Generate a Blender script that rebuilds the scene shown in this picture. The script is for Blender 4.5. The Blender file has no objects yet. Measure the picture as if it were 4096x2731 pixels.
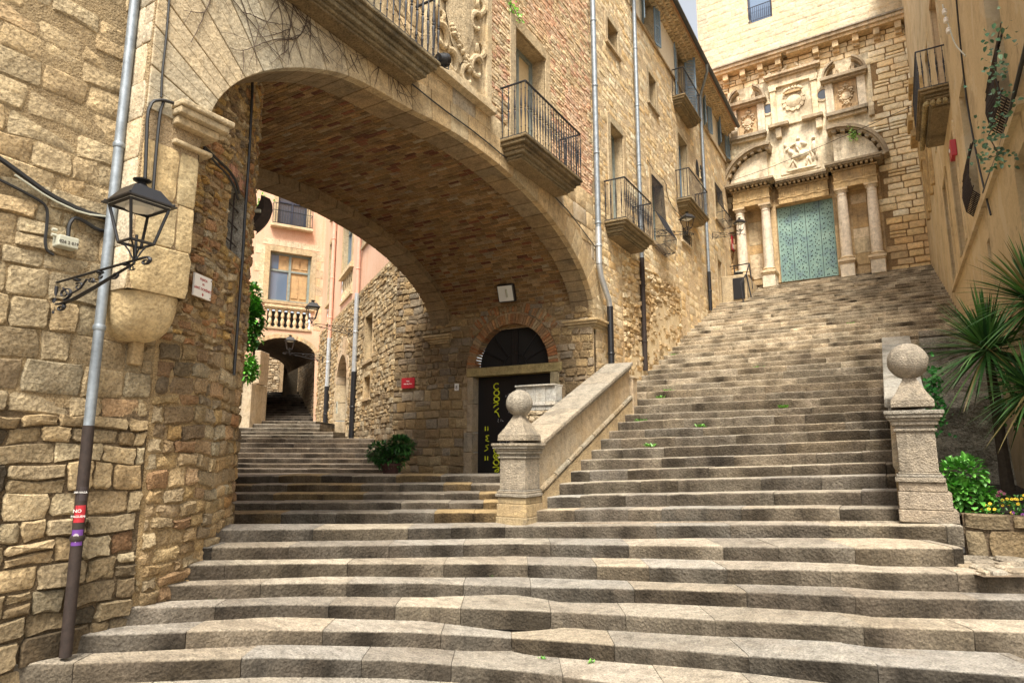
import bpy, math, random
from math import sin, cos, pi, radians, sqrt, atan2, floor
from mathutils import Vector as V, noise
R = random.Random(7)
C = bpy.context.scene.collection
# ------------------------------------------------------------------ camera model (also used to measure real planes)
FPX, PIT, TH = 2565., radians(9.5), radians(30.8)
def ray(x, y):
    a = (x-2048)/FPX; b = -(y-1365.5)/FPX
    fw = cos(PIT)-b*sin(PIT); up = sin(PIT)+b*cos(PIT)
    return V((a*cos(TH)-fw*sin(TH), a*sin(TH)+fw*cos(TH), up))
def onx(x, y, X): r = ray(x, y); return r*(X/r.x)
def ony(x, y, Y): r = ray(x, y); return r*(Y/r.y)
def onz(x, y, Z): r = ray(x, y); return r*(Z/r.z)
HEAD = V((-sin(TH), cos(TH), 0)); SIDE = V((cos(TH), sin(TH), 0))
def ond(x, y, d): r = ray(x, y); return r*(d/(r.dot(HEAD)))
def hs(*a):
    return noise.cell(V((a[0]*7.31+.13, (a[1] if len(a) > 1 else 0)*5.77+.31, (a[2] if len(a) > 2 else 0)*3.17+.7)))
# ------------------------------------------------------------------ mesh builder
WL = {}
class MB:
    def __init__(s): s.v = []; s.f = []; s.c = []; s.k = (1, 1, 1); s.sm = []
    def add(s, vs, fs, col=None, smooth=False):
        o = len(s.v); s.v += [tuple(p) for p in vs]; s.f += [tuple(i+o for i in f) for f in fs]
        s.c += [col or s.k]*len(vs); s.sm += [smooth]*len(fs); return s
    def hexa(s, p, col=None):   # p: 8 points bottom 4 ccw, top 4
        return s.add(p, [(3,2,1,0),(4,5,6,7),(0,1,5,4),(1,2,6,5),(2,3,7,6),(3,0,4,7)], col)
    def box(s, x0, x1, y0, y1, z0, z1, col=None):
        return s.hexa([(x0,y0,z0),(x1,y0,z0),(x1,y1,z0),(x0,y1,z0),(x0,y0,z1),(x1,y0,z1),(x1,y1,z1),(x0,y1,z1)], col)
    def quad(s, a, b, c, d, col=None): return s.add([a,b,c,d], [(0,1,2,3)], col)
    def tube(s, pts, r, n=8, col=None, cap=True):
        pts = [V(p) for p in pts]; rs = r if isinstance(r, (list, tuple)) else [r]*len(pts)
        vs = []; fs = []; prev = None
        for i, p in enumerate(pts):
            t = (pts[min(i+1, len(pts)-1)]-pts[max(i-1, 0)])
            if t.length < 1e-9: t = V((0,0,1))
            t.normalize()
            a = prev if prev is not None else (V((0,0,1)) if abs(t.z) < .9 else V((1,0,0)))
            b1 = (a-t*a.dot(t))
            if b1.length < 1e-6: b1 = t.orthogonal()
            b1.normalize(); prev = b1; b2 = t.cross(b1)
            for k in range(n):
                q = 2*pi*k/n; vs.append(p+(b1*cos(q)+b2*sin(q))*rs[i])
        m = len(pts)
        for i in range(m-1):
            for k in range(n):
                fs.append((i*n+k, i*n+(k+1) % n, (i+1)*n+(k+1) % n, (i+1)*n+k))
        if cap: fs.append(tuple(range(n-1, -1, -1))); fs.append(tuple((m-1)*n+k for k in range(n)))
        return s.add(vs, fs, col, n > 5)
    def lathe(s, c, prof, n=16, ax=(0,0,1), col=None, e1=None, arc=None):
        ax = V(ax).normalized(); e1 = V(e1).normalized() if e1 else ax.orthogonal().normalized(); e2 = ax.cross(e1)
        vs = []; fs = []; c = V(c); m = n if arc is None else n+1
        for (r, h) in prof:
            for k in range(m):
                q = (2*pi*k/n) if arc is None else arc[0]+(arc[1]-arc[0])*k/n
                vs.append(c+ax*h+(e1*cos(q)+e2*sin(q))*r)
        for i in range(len(prof)-1):
            for k in range(n):
                k2 = (k+1) % m if arc is None else k+1
                fs.append((i*m+k, i*m+k2, (i+1)*m+k2, (i+1)*m+k))
        if arc is None:
            fs.append(tuple(range(n-1, -1, -1))); fs.append(tuple((len(prof)-1)*m+k for k in range(n)))
        return s.add(vs, fs, col, n > 6)
    def build(s, name, mat, parent=None, kind=None, bevel=0):
        me = bpy.data.meshes.new(name)
        off = V((0,0,0))
        if parent is not None: off = WL.get(parent.name, V((0,0,0)))
        me.from_pydata([V(p)-off for p in s.v], [], s.f)
        if s.v:
            at = me.color_attributes.new('col', 'FLOAT_COLOR', 'POINT')
            at.data.foreach_set('color', [x for c in s.c for x in (c[0], c[1], c[2], 1.)])
            me.polygons.foreach_set('use_smooth', s.sm)
            if any(s.sm): me.update(); me.set_sharp_from_angle(angle=radians(34))
        me.update()
        o = bpy.data.objects.new(name, me); C.objects.link(o); me.materials.append(mat)
        if parent is not None: o.parent = parent; WL[o.name] = off
        else: WL[o.name] = V((0,0,0))
        if kind: o['kind'] = kind
        if bevel:
            m = o.modifiers.new('b', 'BEVEL'); m.width = bevel; m.segments = 2; m.limit_method = 'ANGLE'; m.angle_limit = radians(40)
        return o
def tag(o, label, cat, group=None):
    o['label'] = label; o['category'] = cat
    if group: o['group'] = group
    return o
def thing(name, loc, label, cat, group=None, rz=0):
    o = bpy.data.objects.new(name, None); C.objects.link(o); o.location = loc; o.rotation_euler = (0,0,rz); o.empty_display_size = .2
    WL[o.name] = V(loc) if rz == 0 else V((0,0,0)); return tag(o, label, cat, group)
def copy_tree(o, parent=None):
    c = o.copy(); C.objects.link(c)
    if parent is not None: c.parent = parent
    for ch in list(o.children): copy_tree(ch, c)
    return c
class Fr:   # facade frame: s along the wall, t height (world z), d outwards
    def __init__(s, o, u, n): s.o = V(o); s.u = V(u).normalized(); s.n = V(n).normalized()
    def P(s, a, t, d=0): p = s.o+s.u*a+s.n*d; return V((p.x, p.y, t))
    def px(s, x, y, d=0):
        r = ray(x, y); o = s.o+s.n*d; p = r*(o.dot(s.n)/r.dot(s.n)); return ((p-s.o).dot(s.u), p.z)
    def box(s, mb, s0, s1, t0, t1, d0, d1, col=None):
        P = s.P
        return mb.hexa([P(s0,t0,d0),P(s1,t0,d0),P(s1,t0,d1),P(s0,t0,d1),P(s0,t1,d0),P(s1,t1,d0),P(s1,t1,d1),P(s0,t1,d1)], col)
    def rect(s, tl, br, d=0):
        a = s.px(*tl, d); b = s.px(*br, d); return (a[0], b[0], b[1], a[1])
# ------------------------------------------------------------------ materials
def nt(name):
    m = bpy.data.materials.new(name); m.use_nodes = True; t = m.node_tree; t.nodes.clear()
    o = t.nodes.new('ShaderNodeOutputMaterial'); b = t.nodes.new('ShaderNodeBsdfPrincipled'); t.links.new(b.outputs[0], o.inputs[0])
    return m, t, b
def N(t, typ, **kw):
    n = t.nodes.new(typ)
    for k, v in kw.items():
        if k in n.inputs.keys(): n.inputs[k].default_value = v
        else: setattr(n, k, v)
    return n
def ramp(t, inp, stops):
    r = t.nodes.new('ShaderNodeValToRGB'); el = r.color_ramp.elements
    while len(el) < len(stops): el.new(.5)
    for e, (p, c) in zip(el, stops): e.position = p; e.color = (*c, 1) if len(c) == 3 else c
    t.links.new(inp, r.inputs[0]); return r.outputs[0]
def mixc(t, a, b, f, mode='MIX'):
    m = t.nodes.new('ShaderNodeMix'); m.data_type = 'RGBA'; m.blend_type = mode
    if isinstance(f, float): m.inputs[0].default_value = f
    else: t.links.new(f, m.inputs[0])
    for i, x in ((6, a), (7, b)):
        if isinstance(x, tuple): m.inputs[i].default_value = (*x, 1)
        else: t.links.new(x, m.inputs[i])
    return m.outputs[2]
def stone_mat(name, rough=.92, bump=.6, scale=1., stain=(.30,.24,.16), stain_amt=.45, speck=.35, streak=0., warm=(1.12,1.0,.82), dist=.02):
    m, t, b = nt(name); L = t.links
    tc = N(t, 'ShaderNodeTexCoord'); at = N(t, 'ShaderNodeAttribute', attribute_name='col')
    n1 = N(t, 'ShaderNodeTexNoise', Scale=1.3*scale, Detail=6., Roughness=.65); n2 = N(t, 'ShaderNodeTexNoise', Scale=9.*scale, Detail=8., Roughness=.72)
    n3 = N(t, 'ShaderNodeTexNoise', Scale=48.*scale, Detail=4., Roughness=.7); vo = N(t, 'ShaderNodeTexVoronoi', Scale=26.*scale)
    for n in (n1, n2, n3, vo): L.new(tc.outputs['Object'], n.inputs['Vector'])
    c = mixc(t, at.outputs['Color'], warm, .5, 'MULTIPLY')
    c = mixc(t, at.outputs['Color'], c, n1.outputs['Fac'])
    r2 = ramp(t, n2.outputs['Fac'], [(.30,(.52,.50,.47)),(.5,(.92,.91,.9)),(.72,(1.25,1.22,1.15))])
    c = mixc(t, c, r2, .85, 'MULTIPLY')
    st = ramp(t, n1.outputs['Fac'], [(.50,(0,0,0)),(.66,(1,1,1))])
    mm = N(t, 'ShaderNodeMath', operation='MULTIPLY'); L.new(st, mm.inputs[0]); mm.inputs[1].default_value = stain_amt
    c = mixc(t, c, stain, mm.outputs[0], 'MULTIPLY') if stain_amt > .9 else mixc(t, c, stain, mm.outputs[0])
    r3 = ramp(t, n3.outputs['Fac'], [(.36,(1-speck*1.3,)*3),(.5,(1,1,1)),(.68,(1+speck,)*3)])
    c = mixc(t, c, r3, .9, 'MULTIPLY')
    if streak:
        mp = N(t, 'ShaderNodeMapping'); mp.inputs['Scale'].default_value = (3.2, 3.2, .35); L.new(tc.outputs['Object'], mp.inputs[0])
        ns = N(t, 'ShaderNodeTexNoise', Scale=1.6, Detail=6., Roughness=.7); L.new(mp.outputs[0], ns.inputs['Vector'])
        rs = ramp(t, ns.outputs['Fac'], [(.34,(1-streak,)*3),(.52,(1,1,1))]); c = mixc(t, c, rs, 1., 'MULTIPLY')
    L.new(c, b.inputs['Base Color']); b.inputs['Roughness'].default_value = rough
    b.inputs['Specular IOR Level'].default_value = .25
    a1 = N(t, 'ShaderNodeMath', operation='MULTIPLY_ADD'); L.new(n3.outputs['Fac'], a1.inputs[0]); a1.inputs[1].default_value = .35; L.new(n2.outputs['Fac'], a1.inputs[2])
    a2 = N(t, 'ShaderNodeMath', operation='MULTIPLY_ADD'); L.new(vo.outputs['Distance'], a2.inputs[0]); a2.inputs[1].default_value = .35; L.new(a1.outputs[0], a2.inputs[2])
    bp = N(t, 'ShaderNodeBump', Strength=bump, Distance=dist*2); L.new(a2.outputs[0], bp.inputs['Height']); L.new(bp.outputs[0], b.inputs['Normal'])
    return m
def plain(name, col, rough=.5, metal=0., nscale=0., var=.25, bump=0., spec=.5, attr=False):
    m, t, b = nt(name); b.inputs['Roughness'].default_value = rough; b.inputs['Metallic'].default_value = metal
    b.inputs['Specular IOR Level'].default_value = spec
    src = tuple(col)
    if attr:
        at = N(t, 'ShaderNodeAttribute', attribute_name='col'); src = mixc(t, at.outputs['Color'], tuple(col), 1., 'MULTIPLY')
    if nscale:
        tc = N(t, 'ShaderNodeTexCoord'); n = N(t, 'ShaderNodeTexNoise', Scale=nscale, Detail=6., Roughness=.7); t.links.new(tc.outputs['Object'], n.inputs['Vector'])
        rr = ramp(t, n.outputs['Fac'], [(.3,(1-var,)*3),(.7,(1+var,)*3)])
        src = mixc(t, src, rr, 1., 'MULTIPLY')
        if bump:
            bp = N(t, 'ShaderNodeBump', Strength=bump, Distance=.01); t.links.new(n.outputs['Fac'], bp.inputs['Height']); t.links.new(bp.outputs[0], b.inputs['Normal'])
    if isinstance(src, tuple): b.inputs['Base Color'].default_value = (*src, 1)
    else: t.links.new(src, b.inputs['Base Color'])
    return m
def plaster(name, col, col2, stain, amt=.5, peel=False):
    m, t, b = nt(name); L = t.links; tc = N(t, 'ShaderNodeTexCoord')
    n1 = N(t, 'ShaderNodeTexNoise', Scale=.7, Detail=7., Roughness=.65); L.new(tc.outputs['Object'], n1.inputs['Vector'])
    mp = N(t, 'ShaderNodeMapping'); mp.inputs['Scale'].default_value = ((1.1, 1.1, 1.3) if peel else (2.4, 2.4, .28)); L.new(tc.outputs['Object'], mp.inputs[0])
    n2 = N(t, 'ShaderNodeTexNoise', Scale=1.3, Detail=7., Roughness=.7); L.new(mp.outputs[0], n2.inputs['Vector'])
    n3 = N(t, 'ShaderNodeTexNoise', Scale=22., Detail=5., Roughness=.7); L.new(tc.outputs['Object'], n3.inputs['Vector'])
    c = mixc(t, col, col2, ramp(t, n1.outputs['Fac'], [(.35,(0,0,0)),(.65,(1,1,1))]))
    f = ramp(t, n2.outputs['Fac'], [(.5,(0,0,0)),(.72,(amt,)*3)]); c = mixc(t, c, stain, f)
    c = mixc(t, c, ramp(t, n3.outputs['Fac'], [(.3,(.86,)*3),(.7,(1.1,)*3)]), 1., 'MULTIPLY')
    if peel:
        n4 = N(t, 'ShaderNodeTexNoise', Scale=1.1, Detail=10., Roughness=.62, Distortion=.6); L.new(tc.outputs['Object'], n4.inputs['Vector'])
        c = mixc(t, c, (.62,.53,.38), ramp(t, n4.outputs['Fac'], [(.57,(0,0,0)),(.59,(.5,.5,.5))])); c = mixc(t, c, (.24,.18,.12), ramp(t, n4.outputs['Fac'], [(.335,(.6,)*3),(.36,(0,0,0))]))
    L.new(c, b.inputs['Base Color']); b.inputs['Roughness'].default_value = .9; b.inputs['Specular IOR Level'].default_value = .2
    bp = N(t, 'ShaderNodeBump', Strength=.35, Distance=.02); L.new(n3.outputs['Fac'], bp.inputs['Height']); L.new(bp.outputs[0], b.inputs['Normal'])
    return m
M = {}
M['wall'] = stone_mat('weathered_limestone', stain=(.17,.12,.07), stain_amt=.35, bump=.9)
M['rubble'] = stone_mat('rubble_stone', stain=(.20,.13,.07), stain_amt=.35, bump=1., scale=1.4)
M['ashlar'] = stone_mat('dressed_stone', stain=(.42,.29,.14), stain_amt=.4, bump=.45, speck=.22, streak=.2)
M['mortar'] = stone_mat('old_mortar', stain=(.20,.14,.08), stain_amt=.4, bump=1., scale=2.)
M['step'] = stone_mat('worn_step_stone', stain=(.15,.12,.09), stain_amt=.45, bump=.8, speck=.32, streak=.3, scale=1.3, warm=(1.08,1,.88))
M['brick'] = stone_mat('thin_vault_brick', stain=(.10,.05,.03), stain_amt=.4, bump=.6, scale=1.6)
M['church'] = stone_mat('church_stone', stain=(.22,.16,.10), stain_amt=.65, bump=.5, speck=.15, streak=.35)
M['churchwall'] = stone_mat('church_block_stone', stain=(.60,.42,.22), stain_amt=.5, bump=.5, speck=.12)
M['marble'] = stone_mat('pale_column_stone', stain=(.42,.36,.30), stain_amt=.4, bump=.2, speck=.1, streak=.2, rough=.7)
M['darkstone'] = stone_mat('lichen_dark_stone', stain=(.06,.05,.035), stain_amt=.75, bump=.9)
M['rock'] = stone_mat('mossy_rock', stain=(.05,.055,.03), stain_amt=.6, bump=1., scale=.8)
M['pink'] = plaster('pink_plaster', (.62,.38,.26), (.66,.45,.33), (.52,.26,.13), .5)
M['ochre'] = plaster('ochre_plaster', (.52,.40,.235), (.62,.50,.32), (.24,.18,.12), .7, True)
M['cream'] = plaster('cream_plaster', (.70,.60,.44), (.74,.66,.52), (.5,.38,.2), .4)
M['iron'] = plain('wrought_iron', (.022,.022,.026), .55, .3, 30, .3)
M['rust'] = plain('rusty_iron', (.032,.021,.017), .75, .2, 20, .4)
M['blackpaint'] = plain('black_painted_metal', (.012,.012,.014), .35)
M['zinc'] = plain('zinc_pipe', (.24,.27,.30), .5, .5, 12, .3)
M['galv'] = plain('galvanised_pipe', (.50,.52,.54), .4, .6, 12, .2)
M['pinkpipe'] = plain('painted_pipe', (.62,.33,.24), .6, 0, 8, .15)
M['cable'] = plain('black_cable', (.014,.014,.015), .5)
M['glass'] = plain('window_glass', (.05,.06,.08), .08, 0, 0, spec=.9)
M['skyglass'] = plain('bright_window_glass', (.16,.22,.32), .05, .3, 0, spec=.9)
M['wood'] = plain('old_wood', (.42,.27,.13), .7, 0, 6, .3)
M['cwood'] = plain('cream_shutter', (.62,.47,.26), .65, 0, 5, .15)
M['greyframe'] = plain('grey_painted_frame', (.20,.23,.21), .6, 0, 9, .3)
M['navy'] = plain('navy_frame', (.025,.03,.055), .5)
M['blue'] = plain('blue_grey_shutter', (.16,.23,.29), .6, 0, 10, .2)
M['red'] = plain('red_enamel', (.38,.02,.03), .4)
M['brown'] = plain('brown_shutter', (.10,.045,.03), .6, 0, 9, .3)
M['orange'] = plain('terracotta_shutter', (.36,.12,.05), .6, 0, 9, .2)
M['white'] = plain('white_enamel', (.75,.72,.68), .4)
M['boxgrey'] = plain('grey_plastic', (.42,.42,.34), .5)
M['txt'] = plain('dark_lettering', (.03,.02,.02), .6)
M['txtred'] = plain('red_lettering', (.35,.05,.05), .6)
M['graf'] = plain('yellow_spray_paint', (.62,.66,.02), .6)
M['grafw'] = plain('white_spray_paint', (.45,.45,.45), .6)
M['newel'] = stone_mat('lichen_spotted_stone', stain=(.16,.145,.12), stain_amt=.6, bump=.8, speck=.3, scale=2.2, streak=.3)
M['house'] = stone_mat('golden_house_stone', stain=(.46,.30,.14), stain_amt=.4, bump=.75, speck=.2, scale=1.3)
M['void'] = plain('dark_interior', (.012,.010,.009), .9)
M['purple'] = plain('purple_ink', (.12,.04,.22), .5)
M['leaf'] = plain('leaf', (1,1,1), .45, 0, 3, .25, attr=True)
M['twig'] = plain('dry_twig', (.07,.045,.03), .9)
M['trunk'] = plain('yucca_trunk', (.06,.045,.03), .9, 0, 15, .4, bump=1.)
M['petal'] = plain('petal', (1,1,1), .6, attr=True)
M['soil'] = plain('planting_soil', (.035,.025,.018), 1., 0, 20, .5, bump=1.)
M['pot'] = plain('terracotta_pot', (.06,.022,.016), .8, 0, 8, .3)
M['tile'] = plain('roof_tile', (.40,.22,.11), .85, 0, 8, .35)
M['roofdark'] = plain('dark_gutter', (.06,.065,.07), .5, .3)
M['led'] = plain('lamp_reflector', (.7,.7,.66), .3)
def door_green():
    m, t, b = nt('verdigris_metal_door'); L = t.links; tc = N(t, 'ShaderNodeTexCoord')
    n = N(t, 'ShaderNodeTexNoise', Scale=1.6, Detail=8., Roughness=.7); L.new(tc.outputs['Object'], n.inputs['Vector'])
    c = ramp(t, n.outputs['Fac'], [(.36,(.12,.19,.21)),(.48,(.17,.28,.25)),(.62,(.24,.36,.31))])
    L.new(c, b.inputs['Base Color']); b.inputs['Roughness'].default_value = .6; return m
M['green'] = door_green()
def jit(c, a=.12, h=.05):
    k = 1+R.uniform(-a, a); w = R.uniform(-h, h)
    return (c[0]*k*(1+w), c[1]*k, c[2]*k*(1-w*1.3))
def mixt(a, b, f): return tuple(a[i]*(1-f)+b[i]*f for i in range(3))
# ------------------------------------------------------------------ masonry
def stones(mb, F, s0, s1, t0, t1, hr, lr, depth=.05, gap=.012, jt=.02, colf=None, push=None, keep=None, seed=0, inset=.018, dvar=.5, dbase=0., sag=0.):
    """lay one stone after another over the rectangle (s, t) of the wall map F(s, t, d)"""
    rr = random.Random(seed+11); t = t0; row = 0
    def cj(a, b): return ((noise.noise(V((a*3.1, b*3.1, seed*1.7)))*jt*1.6), (noise.noise(V((a*3.1+40, b*3.1, seed*1.7)))*jt*1.6))
    while t < t1-.02:
        h = rr.uniform(*hr)
        if t+h > t1-hr[0]*.4: h = t1-t
        s = s0-(rr.random()*lr[1]); row += 1
        while s < s1:
            l = rr.uniform(*lr)
            a0, a1 = max(s, s0), min(s+l, s1); s += l
            if a1-a0 < .04: continue
            b0, b1 = t, t+h
            parts = [(a0, a1, b0, b1)]
            if rr.random() < .12 and h > .16: m = (b0+b1)/2; parts = [(a0, a1, b0, m), (a0, a1, m, b1)]
            for (q0, q1, r0, r1) in parts:
                cs, ct = (q0+q1)/2, (r0+r1)/2
                if keep and not keep(cs, ct): continue
                g = gap*rr.uniform(.6, 1.6); w, hh = q1-q0, r1-r0
                if w < .05 or hh < .03: continue
                out = []
                x0, x1, y0, y1 = q0+g, q1-g, r0+g, r1-g; bz = min(w, hh)*.16
                for (x, y) in ((x0+bz*.4,y0),(cs,y0),(x1-bz*.4,y0),(x1,y0+bz),(x1,ct),(x1,y1-bz),(x1-bz*.4,y1),(cs,y1),(x0+bz*.4,y1),(x0,y1-bz),(x0,ct),(x0,y0+bz)):
                    dx, dy = cj(x, y); out.append((x+dx+rr.uniform(-jt, jt)*.5, y+dy+rr.uniform(-jt, jt)*.4))
                if push:
                    out = [push(x, y) for (x, y) in out]
                    A = sum(out[i][0]*out[(i+1) % 12][1]-out[(i+1) % 12][0]*out[i][1] for i in range(12))/2
                    if A < .25*w*hh*.5: continue
                cx = sum(p[0] for p in out)/12; cy = sum(p[1] for p in out)/12
                d = dbase+depth*(1+rr.uniform(-dvar, dvar)); ins = min(inset*rr.uniform(.7, 1.4), w*.25, hh*.25)
                vs = [F(x, y, dbase-.015) for (x, y) in out]; vs += [F(x, y, dbase+(d-dbase)*.62) for (x, y) in out]
                tx, ty = rr.uniform(-.3, .3)*depth, rr.uniform(-.3, .3)*depth
                for (x, y) in out:
                    L = sqrt((x-cx)**2+(y-cy)**2)+1e-6; f = max(0, 1-ins/L)
                    vs.append(F(cx+(x-cx)*f, cy+(y-cy)*f, d+tx*(x-cx)/w*2+ty*(y-cy)/hh*2+rr.uniform(-.1, .1)*depth))
                vs.append(F(cx, cy, d+depth*rr.uniform(-.05, .25)))
                fs = []
                for k in range(12):
                    k2 = (k+1) % 12
                    fs += [(k, k2, 12+k2, 12+k), (12+k, 12+k2, 24+k2, 24+k), (24+k, 24+k2, 36)]
                mb.add(vs, fs, colf(cs, ct) if colf else (.4,.3,.2), True)
        t += h
def push_rects(rects, pad=.005):
    def f(x, y):
        for (a, b, c, d) in rects:
            if a < x < b and c < y < d:
                m = min((x-a, 0), (b-x, 1), (y-c, 2), (d-y, 3))[1]
                x, y = ((a-pad, y), (b+pad, y), (x, c-pad), (x, d+pad))[m]
        return x, y
    return f
def keep_rects(rects):
    return lambda x, y: not any(a < x < b and c < y < d for (a, b, c, d) in rects)
def sheet(mb, F, ss, ts, holes=(), low=None, d=0., col=(.46,.35,.22), subs=.6):
    """backing sheet with rectangular openings; low(s) gives the lower edge"""
    S = sorted(set([round(x, 4) for x in ss]+[round(x, 4) for h in holes for x in h[:2] if ss[0] < x < ss[-1]]))
    S2 = []
    for a, b in zip(S, S[1:]):
        n = max(1, int((b-a)/subs)); S2 += [a+(b-a)*i/n for i in range(n)]
    S2.append(S[-1])
    for a, b in zip(S2, S2[1:]):
        m = (a+b)/2; la = low(a) if low else ts[0]; lb = low(b) if low else ts[0]; lm = (la+lb)/2
        iv = [(None, ts[1])]
        hh = sorted((h[2], h[3]) for h in holes if h[0] < m < h[1] and h[3] > lm)
        cur = None; out = []
        for (c, e) in hh: out.append((cur, c)); cur = e
        out.append((cur, ts[1]))
        for (c, e) in out:
            ca, cb = (la, lb) if c is None else (max(c, la), max(c, lb))
            if e <= max(ca, cb)+1e-4: continue
            mb.quad(F(a, ca, d), F(b, cb, d), F(b, e, d), F(a, e, d), col)
# ------------------------------------------------------------------ frames
FX = -4.9
FF = Fr((FX, 0, 0), (0, 1, 0), (1, 0, 0))        # long facade on the left of the stairs and the arch front
LW = Fr((-5.25, 0, 0), (0, 1, 0), (1, 0, 0))     # wall of the left building
ca = radians(2.7); CU = V((cos(ca), -sin(ca), 0)); CN = V((-sin(ca), -cos(ca), 0))
CH = Fr((-2.243, 24.8, 0), CU, CN)
OC = Fr((1.4, 0, 0), (0, 1, 0), (-1, 0, 0))
DW = Fr((0, 11.35, 0), (1, 0, 0), (0, -1, 0))
STd = V((-.8271, .5621, 0)); C1 = V((-9.95, 11.35, 0)); SN = V((.5621, .8271, 0))
ST = Fr(C1, STd, (-.5621, -.8271, 0))
PU = V((sin(radians(28.6)), cos(radians(28.6)), 0)); PO = V((-19.875, 18.095, 0))
PK = Fr(PO, PU, (PU.y, -PU.x, 0))
# ------------------------------------------------------------------ generic pieces
def pane_window(parent, F, r, rev=.28, surround=.16, sd=.035, smat=None, fmat=None, pmat=None, mull=1, trans=1, name='window', fw=.05, sill=True, ped=False):
    """opening r=(s0,s1,t0,t1): stone surround proud of the wall, reveals, frame bars and panes"""
    s0, s1, t0, t1 = r; smat = smat or M['ashlar']
    m = MB(); k = jit((.46,.37,.24))
    if surround:
        F.box(m, s0-surround, s0, t0, t1+surround, -.01, sd, jit((.47,.38,.25))); F.box(m, s1, s1+surround, t0, t1+surround, -.01, sd, jit((.47,.38,.25)))
        F.box(m, s0+.001, s1-.001, t1, t1+surround*1.1, -.012, sd+.004, jit((.50,.41,.27)))
        if sill: F.box(m, s0-surround*1.1, s1+surround*1.1, t0-surround*.6, t0-.002, -.012, sd+.04, jit((.45,.36,.24)))
    P = F.P; e = .001
    m.quad(P(s0,t0,0), P(s0,t0,-rev), P(s0,t1,-rev), P(s0,t1,0), k); m.quad(P(s1,t0,-rev), P(s1,t0,0), P(s1,t1,0), P(s1,t1,-rev), k)
    m.quad(P(s0,t1,0), P(s0,t1,-rev), P(s1,t1,-rev), P(s1,t1,0), k); m.quad(P(s0,t0,-rev), P(s0,t0,0), P(s1,t0,0), P(s1,t0,-rev), k)
    w = m.build(name, smat, parent)
    g = MB(); F.box(g, s0, s1, t0, t1, -rev-.03, -rev+.004); g.build('pane', pmat or M['glass'], w)
    if fmat:
        f = MB(); d0, d1 = -rev, -rev+.05
        F.box(f, s0, s0+fw, t0, t1, d0, d1); F.box(f, s1-fw, s1, t0, t1, d0, d1); F.box(f, s0+fw, s1-fw, t0, t0+fw, d0, d1); F.box(f, s0+fw, s1-fw, t1-fw, t1, d0, d1)
        for i in range(1, mull+1):
            x = s0+(s1-s0)*i/(mull+1); F.box(f, x-fw*.5, x+fw*.5, t0+fw, t1-fw, d0, d1+.01)
        for i in range(1, trans+1):
            y = t0+(t1-t0)*(1-.36*i); F.box(f, s0+fw, s1-fw, y-fw*.4, y+fw*.4, d0, d1+.005)
        f.build('frame', fmat, w)
    return w
def spindle(m, x, y, z0, z1, r=.011, n=6):
    h = z1-z0; m.lathe((x,y,z0), [(r*.6,0),(r*.6,h*.12),(r*1.2,h*.13),(r*.6,h*.15),(r*.75,h*.26),(r*1.5,h*.42),(r*1.6,h*.46),(r*.8,h*.485),(r*1.8,h*.5),(r*.8,h*.52),(r*1.6,h*.54),(r*1.4,h*.6),(r*.7,h*.76),(r*.6,h*.84),(r*1.2,h*.86),(r*.6,h*.88),(r*.6,h)], n)
def balcony(parent, s0, s1, t, proj, rail, F=FF, thick=.27, n=20, fancy=True, mat=None, rmat=None, label=None, side=4):
    m = MB(); mat = mat or M['darkstone']; k = (.22,.175,.105)
    # moulded slab: stack of courses stepping back downwards
    for (a, b, e) in ((0, .05, 0), (.05, .11, .03), (.11, .17, .09), (.17, .23, .12), (.23, thick, .17)):
        F.box(m, s0+e, s1-e, t-b, t-a-.001, -.01, proj-e, jit(k, .1))
    F.box(m, s0+.2, s1-.2, t-thick-.035, t-thick-.001, -.01, proj-.2, jit((.22,.17,.1), .1))
    sl = m.build('balcony', mat, parent, bevel=.012)
    if label: sl['label'] = label
    r = MB(); P = F.P
    z1 = t+rail; a, b, d = s0+.03, s1-.03, proj-.03
    for zz, hh in ((t+.012, .012), (z1, .014)):
        for (q0, q1) in (((a,0),(a,d)), ((a,d),(b,d)), ((b,d),(b,0))):
            p0, p1 = P(q0[0], zz, q0[1]), P(q1[0], zz, q1[1]); r.tube([p0, p1], hh*1.25, 6)
    for i in range(n+1):
        p = P(a+(b-a)*i/n, 0, d)
        (spindle(r, p.x, p.y, t+.01, z1) if fancy else r.tube([(p.x,p.y,t+.01),(p.x,p.y,z1)], .008, 5))
    for i in range(side):
        for x in (a, b):
            p = P(x, 0, d*(i+.35)/side)
            (spindle(r, p.x, p.y, t+.01, z1) if fancy else r.tube([(p.x,p.y,t+.01),(p.x,p.y,z1)], .008, 5))
    r.build('railing', rmat or M['iron'], sl)
    return sl
def louvre(m, F, s0, s1, t0, t1, d0, d1, hinge=None, ang=0):
    """louvred shutter leaf opened square to or flat against the wall"""
    F.box(m, s0, s1, t0, t1, d0, d1)
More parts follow.
